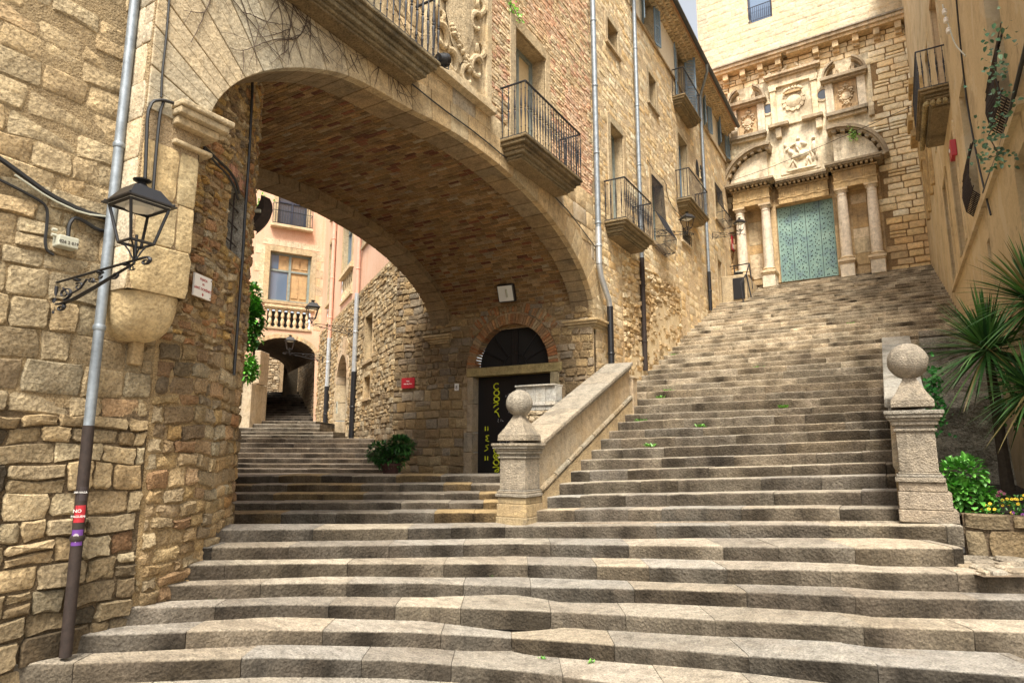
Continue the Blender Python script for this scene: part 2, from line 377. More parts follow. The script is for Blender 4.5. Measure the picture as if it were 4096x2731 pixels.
# ================================================================== SETTING: ground and stairs
def nz(p, s=1., o=0): return noise.noise(V((p[0]*s+o, p[1]*s, p[2]*s)))
STEPC = [(.37,.33,.27),(.34,.305,.255),(.39,.345,.28),(.30,.27,.23),(.35,.325,.285),(.40,.35,.275),(.33,.305,.27)]
def course(mb, pts, inw, depth, drop, lens=(.5,1.1), seed=0, rough=1., pal=STEPC, gap=.003, grime_shade=1.):
    rr = random.Random(seed*13+5); pts = [V(p) for p in pts]; D = [0]
    for a, b in zip(pts, pts[1:]): D.append(D[-1]+(b-a).length)
    def at(x):
        x = max(0, min(D[-1], x))
        for i in range(len(D)-1):
            if x <= D[i+1]+1e-9: return pts[i].lerp(pts[i+1], (x-D[i])/max(1e-9, D[i+1]-D[i]))
        return pts[-1]
    inw = V(inw).normalized(); x = -rr.random()*lens[1]*.6
    while x < D[-1]:
        l = rr.uniform(*lens); a, b = max(0, x)+gap, min(D[-1], x+l)-gap; x += l
        if b-a < .06: continue
        base = rr.choice(pal); col = jit(base, .14, .03); gk = rr.choice([.19,.22,.25,.28,.32])*grime_shade+(1-grime_shade); n = max(2, int((b-a)/.12)); z0 = rr.uniform(-.012, .008)*rough; o0 = rr.uniform(-.02, .012)*rough; wear = rr.uniform(.3, 1.6)*rough
        prof = [(.008,-drop),(.004,-drop*.62),(.0,-drop*.3),(.0,-.016),(.007,-.003),(.03,-.001),(.09,0),(depth*.55,-.002),(depth,.0)]
        vs = []; cs = []; m = len(prof); rk = rr.uniform(0, 50)
        for i in range(n+1):
            xx = a+(b-a)*i/n; p = at(xx); e = min(1, min(i, n-i)/1.2+.0); endw = (1-e)*.007*rough
            w = (noise.noise(V((xx*2.3+rk, rk, 0)))*.006+noise.noise(V((xx*8+rk, rk, 3)))*.005)*wear
            for j, (u, z) in enumerate(prof):
                q = p+inw*(u+o0)+V((0,0,z+z0))
                k = noise.noise(V((q.x*6+rk, q.y*6, q.z*9)))*.010*rough
                if j < 5: q += inw*(k+endw)
                if 3 <= j <= 6: q.z += (-abs(w)*1.2-endw)*(1.5 if j < 6 else .5)+k*.4
                elif j == 7: q.z += k*.25
                vs.append(q); gg = (max(.09, gk*(1+1.3*noise.noise(V((q.x*3.3, q.y*3.3, q.z*1.2+rk))))) if j < 4 else 1); cs.append((col[0]*gg, col[1]*gg**1.05, col[2]*gg**1.12))  # riser vertices painted dark: stains together with the shade of upright faces
        fs = [(i*m+j, (i+1)*m+j, (i+1)*m+j+1, i*m+j+1) for i in range(n) for j in range(m-1)]
        lo = len(vs); vs.append(at(a)+inw*depth-V((0,0,drop))); vs.append(at(b)+inw*depth-V((0,0,drop)))
        fs.append(tuple([lo]+list(range(m-1, -1, -1)))); fs.append(tuple(list(range(n*m, n*m+m))+[lo+1]))
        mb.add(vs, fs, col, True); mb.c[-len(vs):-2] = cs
def zl(i): return (-1.44+.125*i)   # left end of the lower steps (against the wall)
LOW = {6:[(756,2117),(1400,2112),(2054,2104),(3000,2096),(3838,2100)],
 5:[(685,2186),(1400,2180),(2054,2172),(2600,2178),(3000,2184),(3490,2189),(3854,2189)],
 4:[(606,2257),(1300,2250),(2054,2252),(2500,2262),(3000,2273),(3490,2282),(4300,2298)],
 3:[(510,2339),(1200,2328),(1750,2330),(2054,2342),(2613,2352),(3000,2365),(3490,2384),(4300,2400)],
 2:[(414,2432),(1100,2412),(1700,2421),(2265,2444),(3000,2482),(3490,2502),(4300,2530)],
 1:[(290,2535),(1000,2515),(1642,2524),(2054,2546),(2435,2573),(3000,2620),(3490,2650),(4300,2715)],
 0:[(156,2651),(1050,2625),(1584,2638),(1853,2658),(2118,2682),(2492,2731),(3200,2830),(4100,2960)]}
def lowz(i, x):
    l = zl(i); c = -1.-.15*(6-i); r = -.69-.155*(6-i)
    if x < 2054: return l+(c-l)*max(0, (x-600)/1454.) if x > 600 else l
    return c+(r-c)*min(1, (x-2054)/1500.)
mb = MB(); fronts = {}
for i in range(6, -1, -1):
    P3 = [onz(x, y, lowz(i, x)) for (x, y) in LOW[i]]
    first = P3[0]; P3.insert(0, first+(first-P3[1]).normalized()*.5)
    if i == 6: P3[-1] = P3[-1]+V((.03,.02,0))
    fronts[i] = P3
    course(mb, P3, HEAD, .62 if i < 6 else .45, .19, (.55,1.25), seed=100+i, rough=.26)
for k in (1, 2, 3):
    P3 = [p+V((.26,-.38,0))*k*1.0+V((0,0,-.15*k)) for p in fronts[0]]
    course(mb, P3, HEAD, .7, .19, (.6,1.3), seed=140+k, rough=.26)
mb.build('lower_stairs', M['step'], kind='structure')
# cobbled landing behind the lower stairs + filling under all flights
def at_side(x, d, z): return HEAD*d+SIDE*x+V((0,0,z))
mb = MB(); g = MB()
A_ = [p+HEAD*.40+V((0,0,-.004)) for p in fronts[6][1:4]]; B_ = [ond(x, 2089, 9.05) for x in (850, 1400, 1975)]
def rule(A, B):
    def F(s, t, d):
        s = max(0, min(.9999, s)); n = len(A)-1; i = int(s*n); f = s*n-i
        return A[i].lerp(A[i+1], f).lerp(B[i].lerp(B[i+1], f), t)+V((0,0,d-.012))
    return F
stones(mb, rule(A_, B_), 0, 1, 0, 1, (.04,.07), (.03,.05), .016, .002, .004, lambda s, t: jit((.36,.30,.23), .18), seed=5, inset=.01)
A2 = [p+HEAD*.3 for p in fronts[6][3:]]; B2_ = [V((-4.42,8.0,-1.0)), V((-2.2,7.9,-.86)), V((.45,7.8,-.71))]
stones(mb, rule(A2, B2_), 0, 1, -.2, 1, (.3,.5), (.12,.2), .010, .001, .001, lambda s, t: jit((.33,.28,.22), .12), seed=7, inset=.01)
for (A, B) in ((A_, B_), (A2, B2_)):
    for i in range(2): mb.quad(A[i]+V((0,0,-.016)), A[i+1]+V((0,0,-.016)), B[i+1]+V((0,0,-.016)), B[i]+V((0,0,-.016)), (.26,.21,.16))
stones(mb, lambda s, t, d: at_side(s, t, -.455-.10*min(1,max(0,(t-11)/2.2))+d-.02), -7.2, 2.2, 10.75, 13.7, (.14,.22), (.16,.34), .02, .006, .02, lambda s, t: jit((.30,.26,.21), .15), seed=6)
mb.build('cobbled_landing', M['step'], kind='structure')
# left flight climbing into the side street: depth along the view heading, height from where each edge is seen
def edge(y, xs, d): return [ond(x, y+dy, d) for (x, dy) in xs]
mb = MB()
for i, (y, d) in enumerate([(2050,9.05),(2008,9.45),(1972,9.85),(1935,10.25),(1900,10.65)]):
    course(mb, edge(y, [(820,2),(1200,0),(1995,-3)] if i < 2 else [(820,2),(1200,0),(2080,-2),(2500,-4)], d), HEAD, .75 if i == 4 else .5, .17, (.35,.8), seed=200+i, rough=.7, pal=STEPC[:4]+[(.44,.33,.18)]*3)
MR = [1535,1525,1512,1503,1477,1471,1466,1465]
for i, y in enumerate([1895,1874,1854,1833,1812,1791,1772,1753]):
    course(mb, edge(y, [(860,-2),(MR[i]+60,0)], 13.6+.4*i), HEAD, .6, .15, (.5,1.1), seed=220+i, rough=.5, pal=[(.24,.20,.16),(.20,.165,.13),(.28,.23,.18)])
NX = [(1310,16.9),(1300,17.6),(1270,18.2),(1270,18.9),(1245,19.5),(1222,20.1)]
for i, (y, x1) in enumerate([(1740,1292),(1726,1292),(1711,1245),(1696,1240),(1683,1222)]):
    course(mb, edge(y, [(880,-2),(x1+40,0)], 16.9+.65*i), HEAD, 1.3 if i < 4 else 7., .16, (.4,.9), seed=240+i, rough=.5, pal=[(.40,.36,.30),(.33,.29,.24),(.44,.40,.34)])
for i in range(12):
    course(mb, edge(1672-9.6*i, [(960,0),(1260-6*i,0)], 26.2+.42*i), HEAD, .6, .17, (.6,1.1), seed=260+i, rough=.4, pal=[(.20,.17,.14),(.16,.135,.11)])  # tunnel steps: darker palette carries the tunnel's shade
mb.build('side_street_stairs', M['step'], kind='structure')
# right flight up to the church
LY = [7.89,8.22,8.60,8.99,9.36,9.77,10.17,10.54,10.98,11.34,11.77]; LZ = [-.83,-.66,-.49,-.337,-.168,-.01,.158,.31,.48,.63,.81]
for k in range(1, 33): LY.append(11.77+k*.4085); LZ.append(.81+k*.1637)
mb = MB(); FLI = []
for i in range(43):
    y, z = LY[i], LZ[i]; f = max(0, 1-i/11.); ry = y-.2; rz = z+.26*f+(.02 if f == 0 else 0)
    xl = -4.36 if i < 11 else FX-.05; xr = .06 if i < 12 else 1.45
    if i >= 36: xl = -4.0
    wob = lambda a: R.uniform(-.03, .03)
    mid = V(((xl+xr)/2, (y+ry)/2+wob(0), (z+rz)/2+wob(0)*.5))
    p0 = V((xl, y, z)); p1 = V((xr, ry, rz)); FLI.append((p0, p1))
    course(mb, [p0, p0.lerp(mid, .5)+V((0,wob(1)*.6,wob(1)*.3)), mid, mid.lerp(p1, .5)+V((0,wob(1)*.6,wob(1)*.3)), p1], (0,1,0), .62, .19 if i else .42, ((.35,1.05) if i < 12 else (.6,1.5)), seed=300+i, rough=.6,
        pal=[tuple(c[k]*(1-f2)+(.60,.51,.375)[k]*(f2+.0) for k in range(3)) for c in STEPC for f2 in (max(0, min(.85, (i-3)/20.)),)], grime_shade=1. if i < 6 else max(.6, 1-(i-6)*.03))  # painted riser shade gets weaker and the stone lighter going up
mb.quad((-6,24.75,6.04), (3.6,24.7,6.03), (3.6,27,6.03), (-6,27,6.04), (.40,.33,.25))
mb.build('church_stairs', M['step'], kind='structure')
# earth filling below the treads
g = MB()
for i in range(6, 0, -1):
    a, b = fronts[i], fronts[i-1]
    for (p, q) in zip(a, a[1:]): g.quad(p+V((0,.0,-.2))+HEAD*.02, q+V((0,0,-.2))+HEAD*.02, q+V((0,0,-.2))+HEAD*.7, p+V((0,0,-.2))+HEAD*.7)
for i in range(42):
    (a, b), (c, d) = FLI[i], FLI[i+1]
    g.quad(a+V((0,.03,-.2)), b+V((0,.03,-.2)), d+V((0,.1,-.2)), c+V((0,.1,-.2)))
for i in range(42):
    (a, b), (c, d) = FLI[i], FLI[i+1]
    g.quad(a+V((0,.14,-.35)), b+V((0,.14,-.35)), b+V((0,.14,-.12)), a+V((0,.14,-.12)))
g.quad(at_side(-8.5,10.6,-.62), at_side(3,10.6,-.62), at_side(3,14.5,-.75), at_side(-8.5,14.5,-.75))
g.build('stair_bedding', M['soil'], kind='structure')
g = MB(); g.quad((-90,-90,-2.45), (90,-90,-2.45), (90,140,-2.45), (-90,140,-2.45), (.26,.22,.17)); g.build('ground', M['step'], kind='structure')
# ================================================================== LEFT BUILDING
def wcol(s, t):
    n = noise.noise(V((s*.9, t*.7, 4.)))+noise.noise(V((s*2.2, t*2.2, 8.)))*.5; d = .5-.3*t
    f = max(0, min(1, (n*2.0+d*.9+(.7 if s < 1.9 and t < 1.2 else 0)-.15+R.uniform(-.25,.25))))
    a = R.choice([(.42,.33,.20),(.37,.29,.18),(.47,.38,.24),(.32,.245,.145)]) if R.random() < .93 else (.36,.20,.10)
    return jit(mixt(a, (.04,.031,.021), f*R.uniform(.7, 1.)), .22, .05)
def rcol(s, t):
    c = R.choice([(.44,.32,.17),(.36,.26,.15),(.50,.34,.14),(.28,.21,.14),(.48,.40,.27),(.40,.23,.12)]); return jit(c, .2, .06)
lb = thing('stone_building', (-5.25, 2.5, -1.5), 'tan stone building at the left edge, rounded into the side street', 'building')
class Path:
    def __init__(s, pts):
        s.p = [V((x, y, 0)) for x, y in pts]; s.L = [0]
        for a, b in zip(s.p, s.p[1:]): s.L.append(s.L[-1]+(b-a).length)
    def __call__(s, a, t, d=0):
        a2 = max(0, min(s.L[-1], a))
        for i in range(len(s.L)-1):
            if a2 <= s.L[i+1]+1e-9: break
        f = (a2-s.L[i])/(s.L[i+1]-s.L[i]); p = s.p[i].lerp(s.p[i+1], f)
        def nn(j): e = (s.p[j+1]-s.p[j]).normalized(); return V((e.y, -e.x, 0))
        n = nn(i)
        if f > .5 and i+2 < len(s.p): n = n.lerp(nn(i+1), f-.5)
        elif f < .5 and i > 0: n = n.lerp(nn(i-1), .5-f)
        n.normalize(); p = p+n*d; return V((p.x, p.y, t))
crv = [(-5.25,3.0)]
for k in range(9):
    q = k/8.; crv.append(((1-q)**3*-5.25+3*(1-q)**2*q*-5.25+3*(1-q)*q*q*-5.75+q**3*-6.35, (1-q)**3*3.1+3*(1-q)**2*q*3.62+3*(1-q)*q*q*4.25+q**3*4.62))
crv += [(-7.4,4.86),(-12,5.6),(-18,9.6)]
PR = Path(crv)
m = MB(); sheet(m, lambda s, t, d: LW.P(s, t, d+.010), (-7, 3.02), (.3, 14), low=None, subs=2.5, col=(.38,.29,.17)); sheet(m, lambda s, t, d: LW.P(s, t, d+.008), (-7, 3.02), (-2.6, .3), subs=2.5, col=(.17,.125,.075))
WIN = (.72, 1.18, 1.92, 2.58)   # barred window in the rounded corner
sheet(m, lambda s, t, d: PR(s, t, .012), (0, PR.L[-1]), (-2.6, 6.4), holes=[WIN], subs=.13, col=(.42,.31,.17))
mw = m.build('mortar_backing', M['mortar'], lb)
m = MB()
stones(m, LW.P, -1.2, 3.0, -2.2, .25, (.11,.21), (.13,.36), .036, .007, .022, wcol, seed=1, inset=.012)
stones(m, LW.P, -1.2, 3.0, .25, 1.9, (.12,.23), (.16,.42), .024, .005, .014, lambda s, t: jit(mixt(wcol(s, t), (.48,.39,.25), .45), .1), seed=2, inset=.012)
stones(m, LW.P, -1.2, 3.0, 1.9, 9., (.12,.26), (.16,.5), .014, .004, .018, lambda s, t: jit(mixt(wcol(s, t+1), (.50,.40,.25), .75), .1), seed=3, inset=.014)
m.build('stone_wall', M['wall'], lb)
m = MB(); hole = [(WIN[0]-.02, WIN[1]+.02, WIN[2]-.02, WIN[3]+.03)]
stones(m, PR, .02, 2.6, -1.6, .9, (.08,.16), (.10,.28), .036, .008, .028, lambda s, t: jit(mixt(rcol(s, t), wcol(s+3, t), .55), .1), seed=4, inset=.02)
stones(m, PR, .02, 2.6, .9, 6.2, (.04,.10), (.05,.17), .030, .006, .028, rcol, push=push_rects(hole), keep=keep_rects(hole), seed=5, inset=.012, dvar=.8)
m.build('rubble_corner', M['rubble'], lb)
# window niche
m = MB(); a0, a1, t0, t1 = WIN; P = PR; cg = (.44,.42,.38); na = P((a0+a1)/2, 0, 1)-P((a0+a1)/2, 0, 0); dn = na*-.34
q = [P(a0,t0,.012), P(a1,t0,.012), P(a1,t1,.012), P(a0,t1,.012)]; qb = [p+dn for p in q]
for i in range(4): m.quad(q[i], q[(i+1) % 4], qb[(i+1) % 4], qb[i], cg)
wo = m.build('window', M['mortar'], lb); wo['label'] = 'small deep window with an iron grille in the rounded corner'
m = MB(); m.quad(*qb, (1,1,1)); m.build('dark_opening', M['void'], wo)
b = MB()
for f in (.22,.5,.78): z = t0+(t1-t0)*f; b.tube([P(a0,z,-.05), P(a1,z,-.05)], .008, 6)
for f in (.3,.62): a = a0+(a1-a0)*f; b.tube([P(a,t0,-.055), P(a,t1,-.055)], .008, 6)
b.build('grille', M['rust'], wo)
br = MB()
for k in range(13):
    q = a0-.05+(a1-a0+.1)*k/13; P4 = [P(q,t1+.02,.0),P(q+.026,t1+.02,.0)]
    br.hexa([P(q,t1+.01,-.01),P(q+.028,t1+.01,-.01),P(q+.028,t1+.01,.035),P(q,t1+.01,.035),P(q,t1+.17,-.01),P(q+.028,t1+.17,-.01),P(q+.028,t1+.17,.035),P(q,t1+.17,.035)], jit((.42,.24,.17), .15))
br.build('brick_lintel', M['brick'], lb)
# ================================================================== ARCH HOUSE (palace over the side street)
pal = thing('arch_house', (-4.9, 11.35, -.5), 'house carried over the side street on a wide arch with a carved coat of arms', 'building')
AC, AA, AB, AT = 7.21, 4.14, 1.80, 2.50
def lift(u): k = max(0, min(1, (-u-.33)/.35)); return .16*k*k*(3-2*k)
def ell(q, ga=0, gb=0): return AC-(AA+ga)*cos(q), AT+(AB+gb)*sin(q)+lift(-cos(q))   # q: 0 left spring .. pi right spring
def low_in(s, g=0):
    u = (s-AC)/(AA+g)
    return AT+(AB+g)*sqrt(max(0, 1-u*u))+lift(u) if abs(u) < 1 else AT
def ringt(s): return .85 if s < 3.9 else (.85-.43*min(1, (s-3.9)/1.8)) if s < 9.5 else .42+.1*min(1, (s-9.5)/1.5)
def rout(q):
    s, t = ell(q); nx, ny = -cos(q)/AA, sin(q)/AB; l = sqrt(nx*nx+ny*ny); k = ringt(s); return max(2.56, s+nx/l*k), t+ny/l*k
OUT = [rout(pi*i/200) for i in range(201)]
def low_out(s):
    if s <= OUT[0][0] or s >= OUT[-1][0]: return AT
    for (a, ta), (b, tb) in zip(OUT, OUT[1:]):
        if a <= s <= b and b > a: return ta+(tb-ta)*(s-a)/(b-a)
    return AT
W2 = FF.rect((2058,109), (2182,700)); W2 = (W2[0], W2[1], 4.70, W2[3])
W1 = (4.35, 5.15, 4.71, 6.6)
hl = [W2, W1]
S0, S1 = 2.55, 11.42
m = MB()
sheet(m, FF.P, (S0, 3.02), (1.2, 14), subs=.5)
sheet(m, FF.P, (3.02, S1), (AT, 14), holes=hl, low=lambda s: low_in(s, .02), subs=.12)
# side of the projecting panel and pier
m.quad((-4.9,S0,1.2), (-5.26,S0,1.2), (-5.26,S0,14), (-4.9,S0,14), (.46,.36,.22)); m.quad((-5.26,3.03,1.2), (-4.9,3.03,1.2), (-4.9,3.03,2.6), (-5.26,3.03,2.6), (.40,.31,.19))
m.build('mortar_backing', M['mortar'], pal)
def above(s, t): return t > low_out(s) if OUT[0][0] < s < OUT[-1][0] else (t > AT or s < 3.05)
def push_above(x, y):
    for (a, b_, c, d) in hl:
        if a < x < b_ and c < y < d: x, y = push_rects(hl)(x, y)
    if OUT[0][0] < x < OUT[-1][0]:
        l = low_out(x)+.006
        if y < l: y = l
    return x, y
kp = lambda s, t: above(s, t) and keep_rects(hl)(s, t)
def acol(s, t):
    lft = max(0, min(1, (5-s)/1.5)); c = mixt((.60,.47,.29), (.50,.44,.34), lft*.9)
    if R.random() < .25: c = mixt(c, (.40,.38,.34), .6)
    return jit(c, .09, .04)
def bcol(s, t):
    n = noise.noise(V((s*.8, t*.8, 2)))
    c = (.74,.54,.38) if n > .05 else (.70,.56,.37)
    if R.random() < .25: c = (.66,.42,.29)
    return jit(c, .14, .05)
m = MB()
stones(m, FF.P, S0+.01, 3.03, 1.2, 2.42, (.38,.40), (.5,.6), .012, .004, .004, lambda s, t: jit((.52,.42,.25), .08), seed=20, inset=.012)
stones(m, FF.P, S0+.01, S1, 2.5, 5.02, (.26,.34), (.32,.6), .010, .004, .005, acol, push=push_above, keep=kp, seed=21, inset=.010)
stones(m, FF.P, S0+.01, 6.4, 5.02, 9., (.26,.36), (.32,.7), .010, .004, .005, acol, push=push_above, keep=kp, seed=22, inset=.010)
SF = Fr((0,S0,0),(1,0,0),(0,-1,0)); stones(m, SF.P, -5.27, -4.905, 1.2, 9., (.30,.38), (.4,.5), .010, .004, .004, acol, seed=24, inset=.01)
m.build('ashlar_wall', M['ashlar'], pal)
m = MB()
stones(m, FF.P, 6.4, S1, 5.02, 12.0, (.045,.075), (.10,.26), .010, .005, .010, bcol, push=push_above, keep=lambda s, t: kp(s, t) and not (6.45 < s < 7.35 and False), seed=23, inset=.010, dvar=.8)
m.build('brick_rubble_wall', M['house'], pal)
# arch ring: voussoirs on the face, soffit rib behind
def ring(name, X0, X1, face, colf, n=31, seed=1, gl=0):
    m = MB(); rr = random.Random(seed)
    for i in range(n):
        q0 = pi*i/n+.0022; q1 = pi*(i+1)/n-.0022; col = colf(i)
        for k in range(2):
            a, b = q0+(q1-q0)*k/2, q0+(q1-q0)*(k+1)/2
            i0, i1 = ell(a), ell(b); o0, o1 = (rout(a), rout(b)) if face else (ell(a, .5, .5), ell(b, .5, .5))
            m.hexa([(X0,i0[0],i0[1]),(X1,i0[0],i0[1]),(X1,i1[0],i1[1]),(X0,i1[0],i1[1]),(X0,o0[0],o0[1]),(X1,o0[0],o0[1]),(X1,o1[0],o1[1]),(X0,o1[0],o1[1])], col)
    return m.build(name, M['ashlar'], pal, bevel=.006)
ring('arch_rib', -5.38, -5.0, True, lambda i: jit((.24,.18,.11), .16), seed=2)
ring('arch_ring', -4.999, FX+.014, True, lambda i: jit((.47,.41,.30) if i < 9 else (.46,.36,.22), .09), seed=2)
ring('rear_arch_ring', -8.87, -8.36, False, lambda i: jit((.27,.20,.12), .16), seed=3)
# brick vault (raised above the ribs)
def vault(s, t, d):
    q = s; p = ell(q, .10, .17)
    nx, ny = cos(q)/AA, -sin(q)/AB; l = sqrt(nx*nx+ny*ny)
    return V((t, p[0]+nx/l*d, p[1]+ny/l*d))
m = MB(); nq = 90
for i in range(nq):
    a, b = pi*i/nq, pi*(i+1)/nq; m.quad(vault(a,-8.4,0), vault(a,-5.36,0), vault(b,-5.36,0), vault(b,-8.4,0), (.40,.30,.19))
m.build('vault_mortar', M['mortar'], pal)
m = MB(); rr = random.Random(5); q = .01
def arcw(q): return sqrt((AA*sin(q))**2+(AB*cos(q))**2)
row = 0
VB = [(.27,.17,.075),(.24,.155,.07),(.30,.19,.09),(.21,.135,.065),(.30,.21,.115),(.20,.085,.045),(.14,.06,.035),(.31,.25,.165)]
while q < pi-.01:
    dq = rr.uniform(.066, .086)/arcw(q); x = -8.4-rr.random()*.3; row += 1
    while x < -5.38:
        l = rr.uniform(.15, .26); a, b = max(-8.39, x), min(-5.385, x+l); x += l
        if b-a < .04: continue
        c = R.choice(VB[:5]) if R.random() < .80 else R.choice(VB[5:]); g = .008; dd = rr.uniform(.003, .012); gq = g/arcw(q)
        qa, qb = q+gq, min(pi, q+dq)-gq
        vs = [vault(qa+rr.uniform(-.3,.3)*gq, a+g, dd), vault(qa, b-g, dd), vault(qb+rr.uniform(-.3,.3)*gq, b-g, dd), vault(qb, a+g, dd)]
        vb = [vault(qa, a+g-.003, -.01), vault(qa, b-g+.003, -.01), vault(qb, b-g+.003, -.01), vault(qb, a+g-.003, -.01)]
        m.add(vb+vs, [(4,5,6,7),(0,1,5,4),(1,2,6,5),(2,3,7,6),(3,0,4,7)], jit(c, .2, .06))
    q += dq
m.build('brick_vault', M['brick'], pal)
# imposts (moulded caps under the arch)
def impost(X0, X1, Y0, Y1, z, lx=0, name='impost'):
    m = MB()
    for (a, b, e) in ((0,.05,.13),(.05,.10,.10),(.10,.15,.05),(.15,.19,.02)):
        m.box(X0-e, X1+e, Y0-e, Y1+e, z-b, z-a-.001, jit((.46,.37,.23), .06))
    return m.build(name, M['ashlar'], pal, bevel=.01)
impost(-5.40, -4.9, 11.34, 11.9, 2.5); impost(-8.87, -8.38, 11.30, 11.8, 2.5)
m = MB()
for (a, b, e) in ((0,.05,.17),(.05,.11,.14),(.11,.18,.08),(.30,.34,.05)): m.box(-5.3, -4.9+e, 2.80-e*.3, 3.08+e*.9, 2.80-b, 2.80-a-.001, jit((.48,.40,.27), .05))
m.build('impost', M['ashlar'], pal, bevel=.012)
# rounded corbel under the panel
m = MB(); vs = []; fs = []; nu, nv = 16, 9; cs, cw, cd = (S0+3.03)/2, (3.03-S0)/2, .36
for j in range(nv+1):
    ph = (pi/2)*j/nv
    for i in range(nu+1):
        th = pi*i/nu; k = cos(ph)**.5
        ex = abs(cos(th))**.45*(1 if cos(th) > 0 else -1)
        vs.append((-5.27+(cd)*sin(th)**.5*k+.0, cs-ex*cw*k, 1.2-.36*sin(ph)))
for j in range(nv):
    for i in range(nu): a = j*(nu+1)+i; fs.append((a, a+nu+1, a+nu+2, a+1))
m.add(vs, fs, (.50,.40,.24), True); m.build('corbel', M['ashlar'], pal)
m = MB(); m.box(-5.27, -5.17, 2.78, 2.88, .66, .90, (.40,.30,.17)); m.build('corbel_foot', M['ashlar'], pal, bevel=.02)
# coat of arms panel
cp = FF.rect((1765,-150), (1953,371)); s0, s1, t0, t1 = 5.98, FF.px(1953,371)[0]-.1, 5.05, 7.6
m = MB(); k = (.52,.43,.29)
FF.box(m, s0, s1, t0, t1, .012, .02, k)
FF.box(m, s1-.07, s1+.06, t0-.02, t1, .012, .09, k); FF.box(m, s1-.13, s1-.075, t0, t1, .012, .05, k); FF.box(m, s0-.06, s0+.07, t0-.02, t1, .012, .09, k)
FF.box(m, s0-.12, s1+.12, t0-.12, t0-.022, .012, .15, k); FF.box(m, s0-.08, s1+.08, t0-.02, t0+.05, .012, .10, k)
co = m.build('coat_of_arms_panel', M['ashlar'], pal, bevel=.012); co['label'] = 'carved stone panel with a scrolled shield'
m = MB(); cx = (s0+s1)/2; hw = (s1-s0)/2-.17; rr = random.Random(9)
m.add([FF.P(cx+hw*.62*x, t0+.45+1.5*y, dd) for (x, y, dd) in ((-1,1,.03),(-1,.3,.05),(-.6,.05,.05),(0,-.12,.06),(.6,.05,.05),(1,.3,.05),(1,1,.03),(0,.5,.10))], [(0,1,7),(1,2,7),(2,3,7),(3,4,7),(4,5,7),(5,6,7)], k)
for sg in (-1, 1):
    for (c0, c1, r0, rt, tt) in ((.78,.42,.17,.055,5),(.86,.78,.14,.05,-5),(.74,1.15,.15,.05,5),(.86,1.5,.14,.05,-5),(.35,.18,.16,.05,5),(.8,1.85,.14,.05,5)):
        pts = []
        for i in range(15):
            a = tt*i/14.+1.; r_ = r0*(1-.62*i/14.); pts.append(FF.P(cx+sg*(hw*c0+r_*cos(a)), t0+c1+r_*sin(a)*1.2, .05+.02*sin(i*.7)))
        m.tube(pts, [rt*(1-.5*i/14.) for i in range(15)], 7, k)
for i in range(46):
    a = rr.uniform(0, 1); x = cx+hw*(.5-.95*a)*.9+rr.uniform(-.05, .05); y = t0+.30+.45*a+rr.uniform(-.06, .06)
    p = FF.P(x, y, .07); r_ = rr.uniform(.025, .05); m.lathe(p, [(r_*.5,-r_),(r_,-r_*.3),(r_,r_*.3),(r_*.4,r_)], 7, (1,0,0), k)
m.build('carving', M['ashlar'], co)
# windows of the arch house
w = pane_window(pal, FF, W2, .30, .17, .03, fmat=M['greyframe'], pmat=M['cwood'], mull=1, trans=0, fw=.06, sill=False); w['label'] = 'tall balcony door with cream shutters'
pane_window(pal, FF, W1, .30, .17, .03, fmat=M['greyframe'], pmat=M['skyglass'], mull=1, trans=0, sill=False)
balcony(pal, 3.25, 5.80, 4.72, .42, .90, n=24, label='long weathered balcony at the top of the photo with a black floodlight at its corner')
balcony(pal, 7.83, 9.88, 4.70, .48, .86, n=21, label='balcony of turned iron bars above the right haunch of the arch', rmat=M['iron'])
# ---- rear wall of the passage holding the arched door
DOOR = (-7.72, -5.86, -.62, 1.60); FAN = ((-7.68+-5.90)/2, .89, 1.70)   # centre, radius, spring height
def fan_push(x, y):
    x, y = push_rects([(DOOR[0]-.1, DOOR[1]+.08, -.8, 1.72)])(x, y)
    dx, dy = x-FAN[0], y-FAN[2]; r_ = sqrt(dx*dx+dy*dy)
    if dy > -.02 and r_ < FAN[1]+.22: k = (FAN[1]+.22)/max(r_, .01); x, y = FAN[0]+dx*k, FAN[2]+dy*k
    return x, y
def fan_keep(x, y): return not (DOOR[0]-.1 < x < DOOR[1]+.08 and y < 1.72) and sqrt((x-FAN[0])**2+max(0, y-FAN[2])**2) > FAN[1]+.2
m = MB(); nn = 40
def dlow(s):
    dx = s-FAN[0]; return (FAN[2]+sqrt(max(0, FAN[1]**2-dx*dx))) if abs(dx) < FAN[1] else -.7
sheet(m, DW.P, (-9.95, DOOR[0]), (-.75, 5.4), subs=3); sheet(m, DW.P, (DOOR[1], -4.92), (-1.2, 5.0), subs=3); sheet(m, DW.P, (DOOR[0], DOOR[1]), (-.7, 5.4), low=lambda s: max(dlow(s), FAN[2]), subs=.06)
m.build('passage_mortar', M['mortar'], pal)
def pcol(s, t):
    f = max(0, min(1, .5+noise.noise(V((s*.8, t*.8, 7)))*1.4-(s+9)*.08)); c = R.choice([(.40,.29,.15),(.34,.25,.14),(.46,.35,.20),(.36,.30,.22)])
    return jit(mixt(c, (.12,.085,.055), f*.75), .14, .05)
m = MB()
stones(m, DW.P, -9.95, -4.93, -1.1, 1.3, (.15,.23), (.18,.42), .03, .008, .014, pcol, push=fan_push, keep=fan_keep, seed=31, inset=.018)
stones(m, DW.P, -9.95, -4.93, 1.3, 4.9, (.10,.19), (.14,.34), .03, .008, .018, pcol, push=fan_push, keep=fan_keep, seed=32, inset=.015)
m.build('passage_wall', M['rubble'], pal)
m = MB()
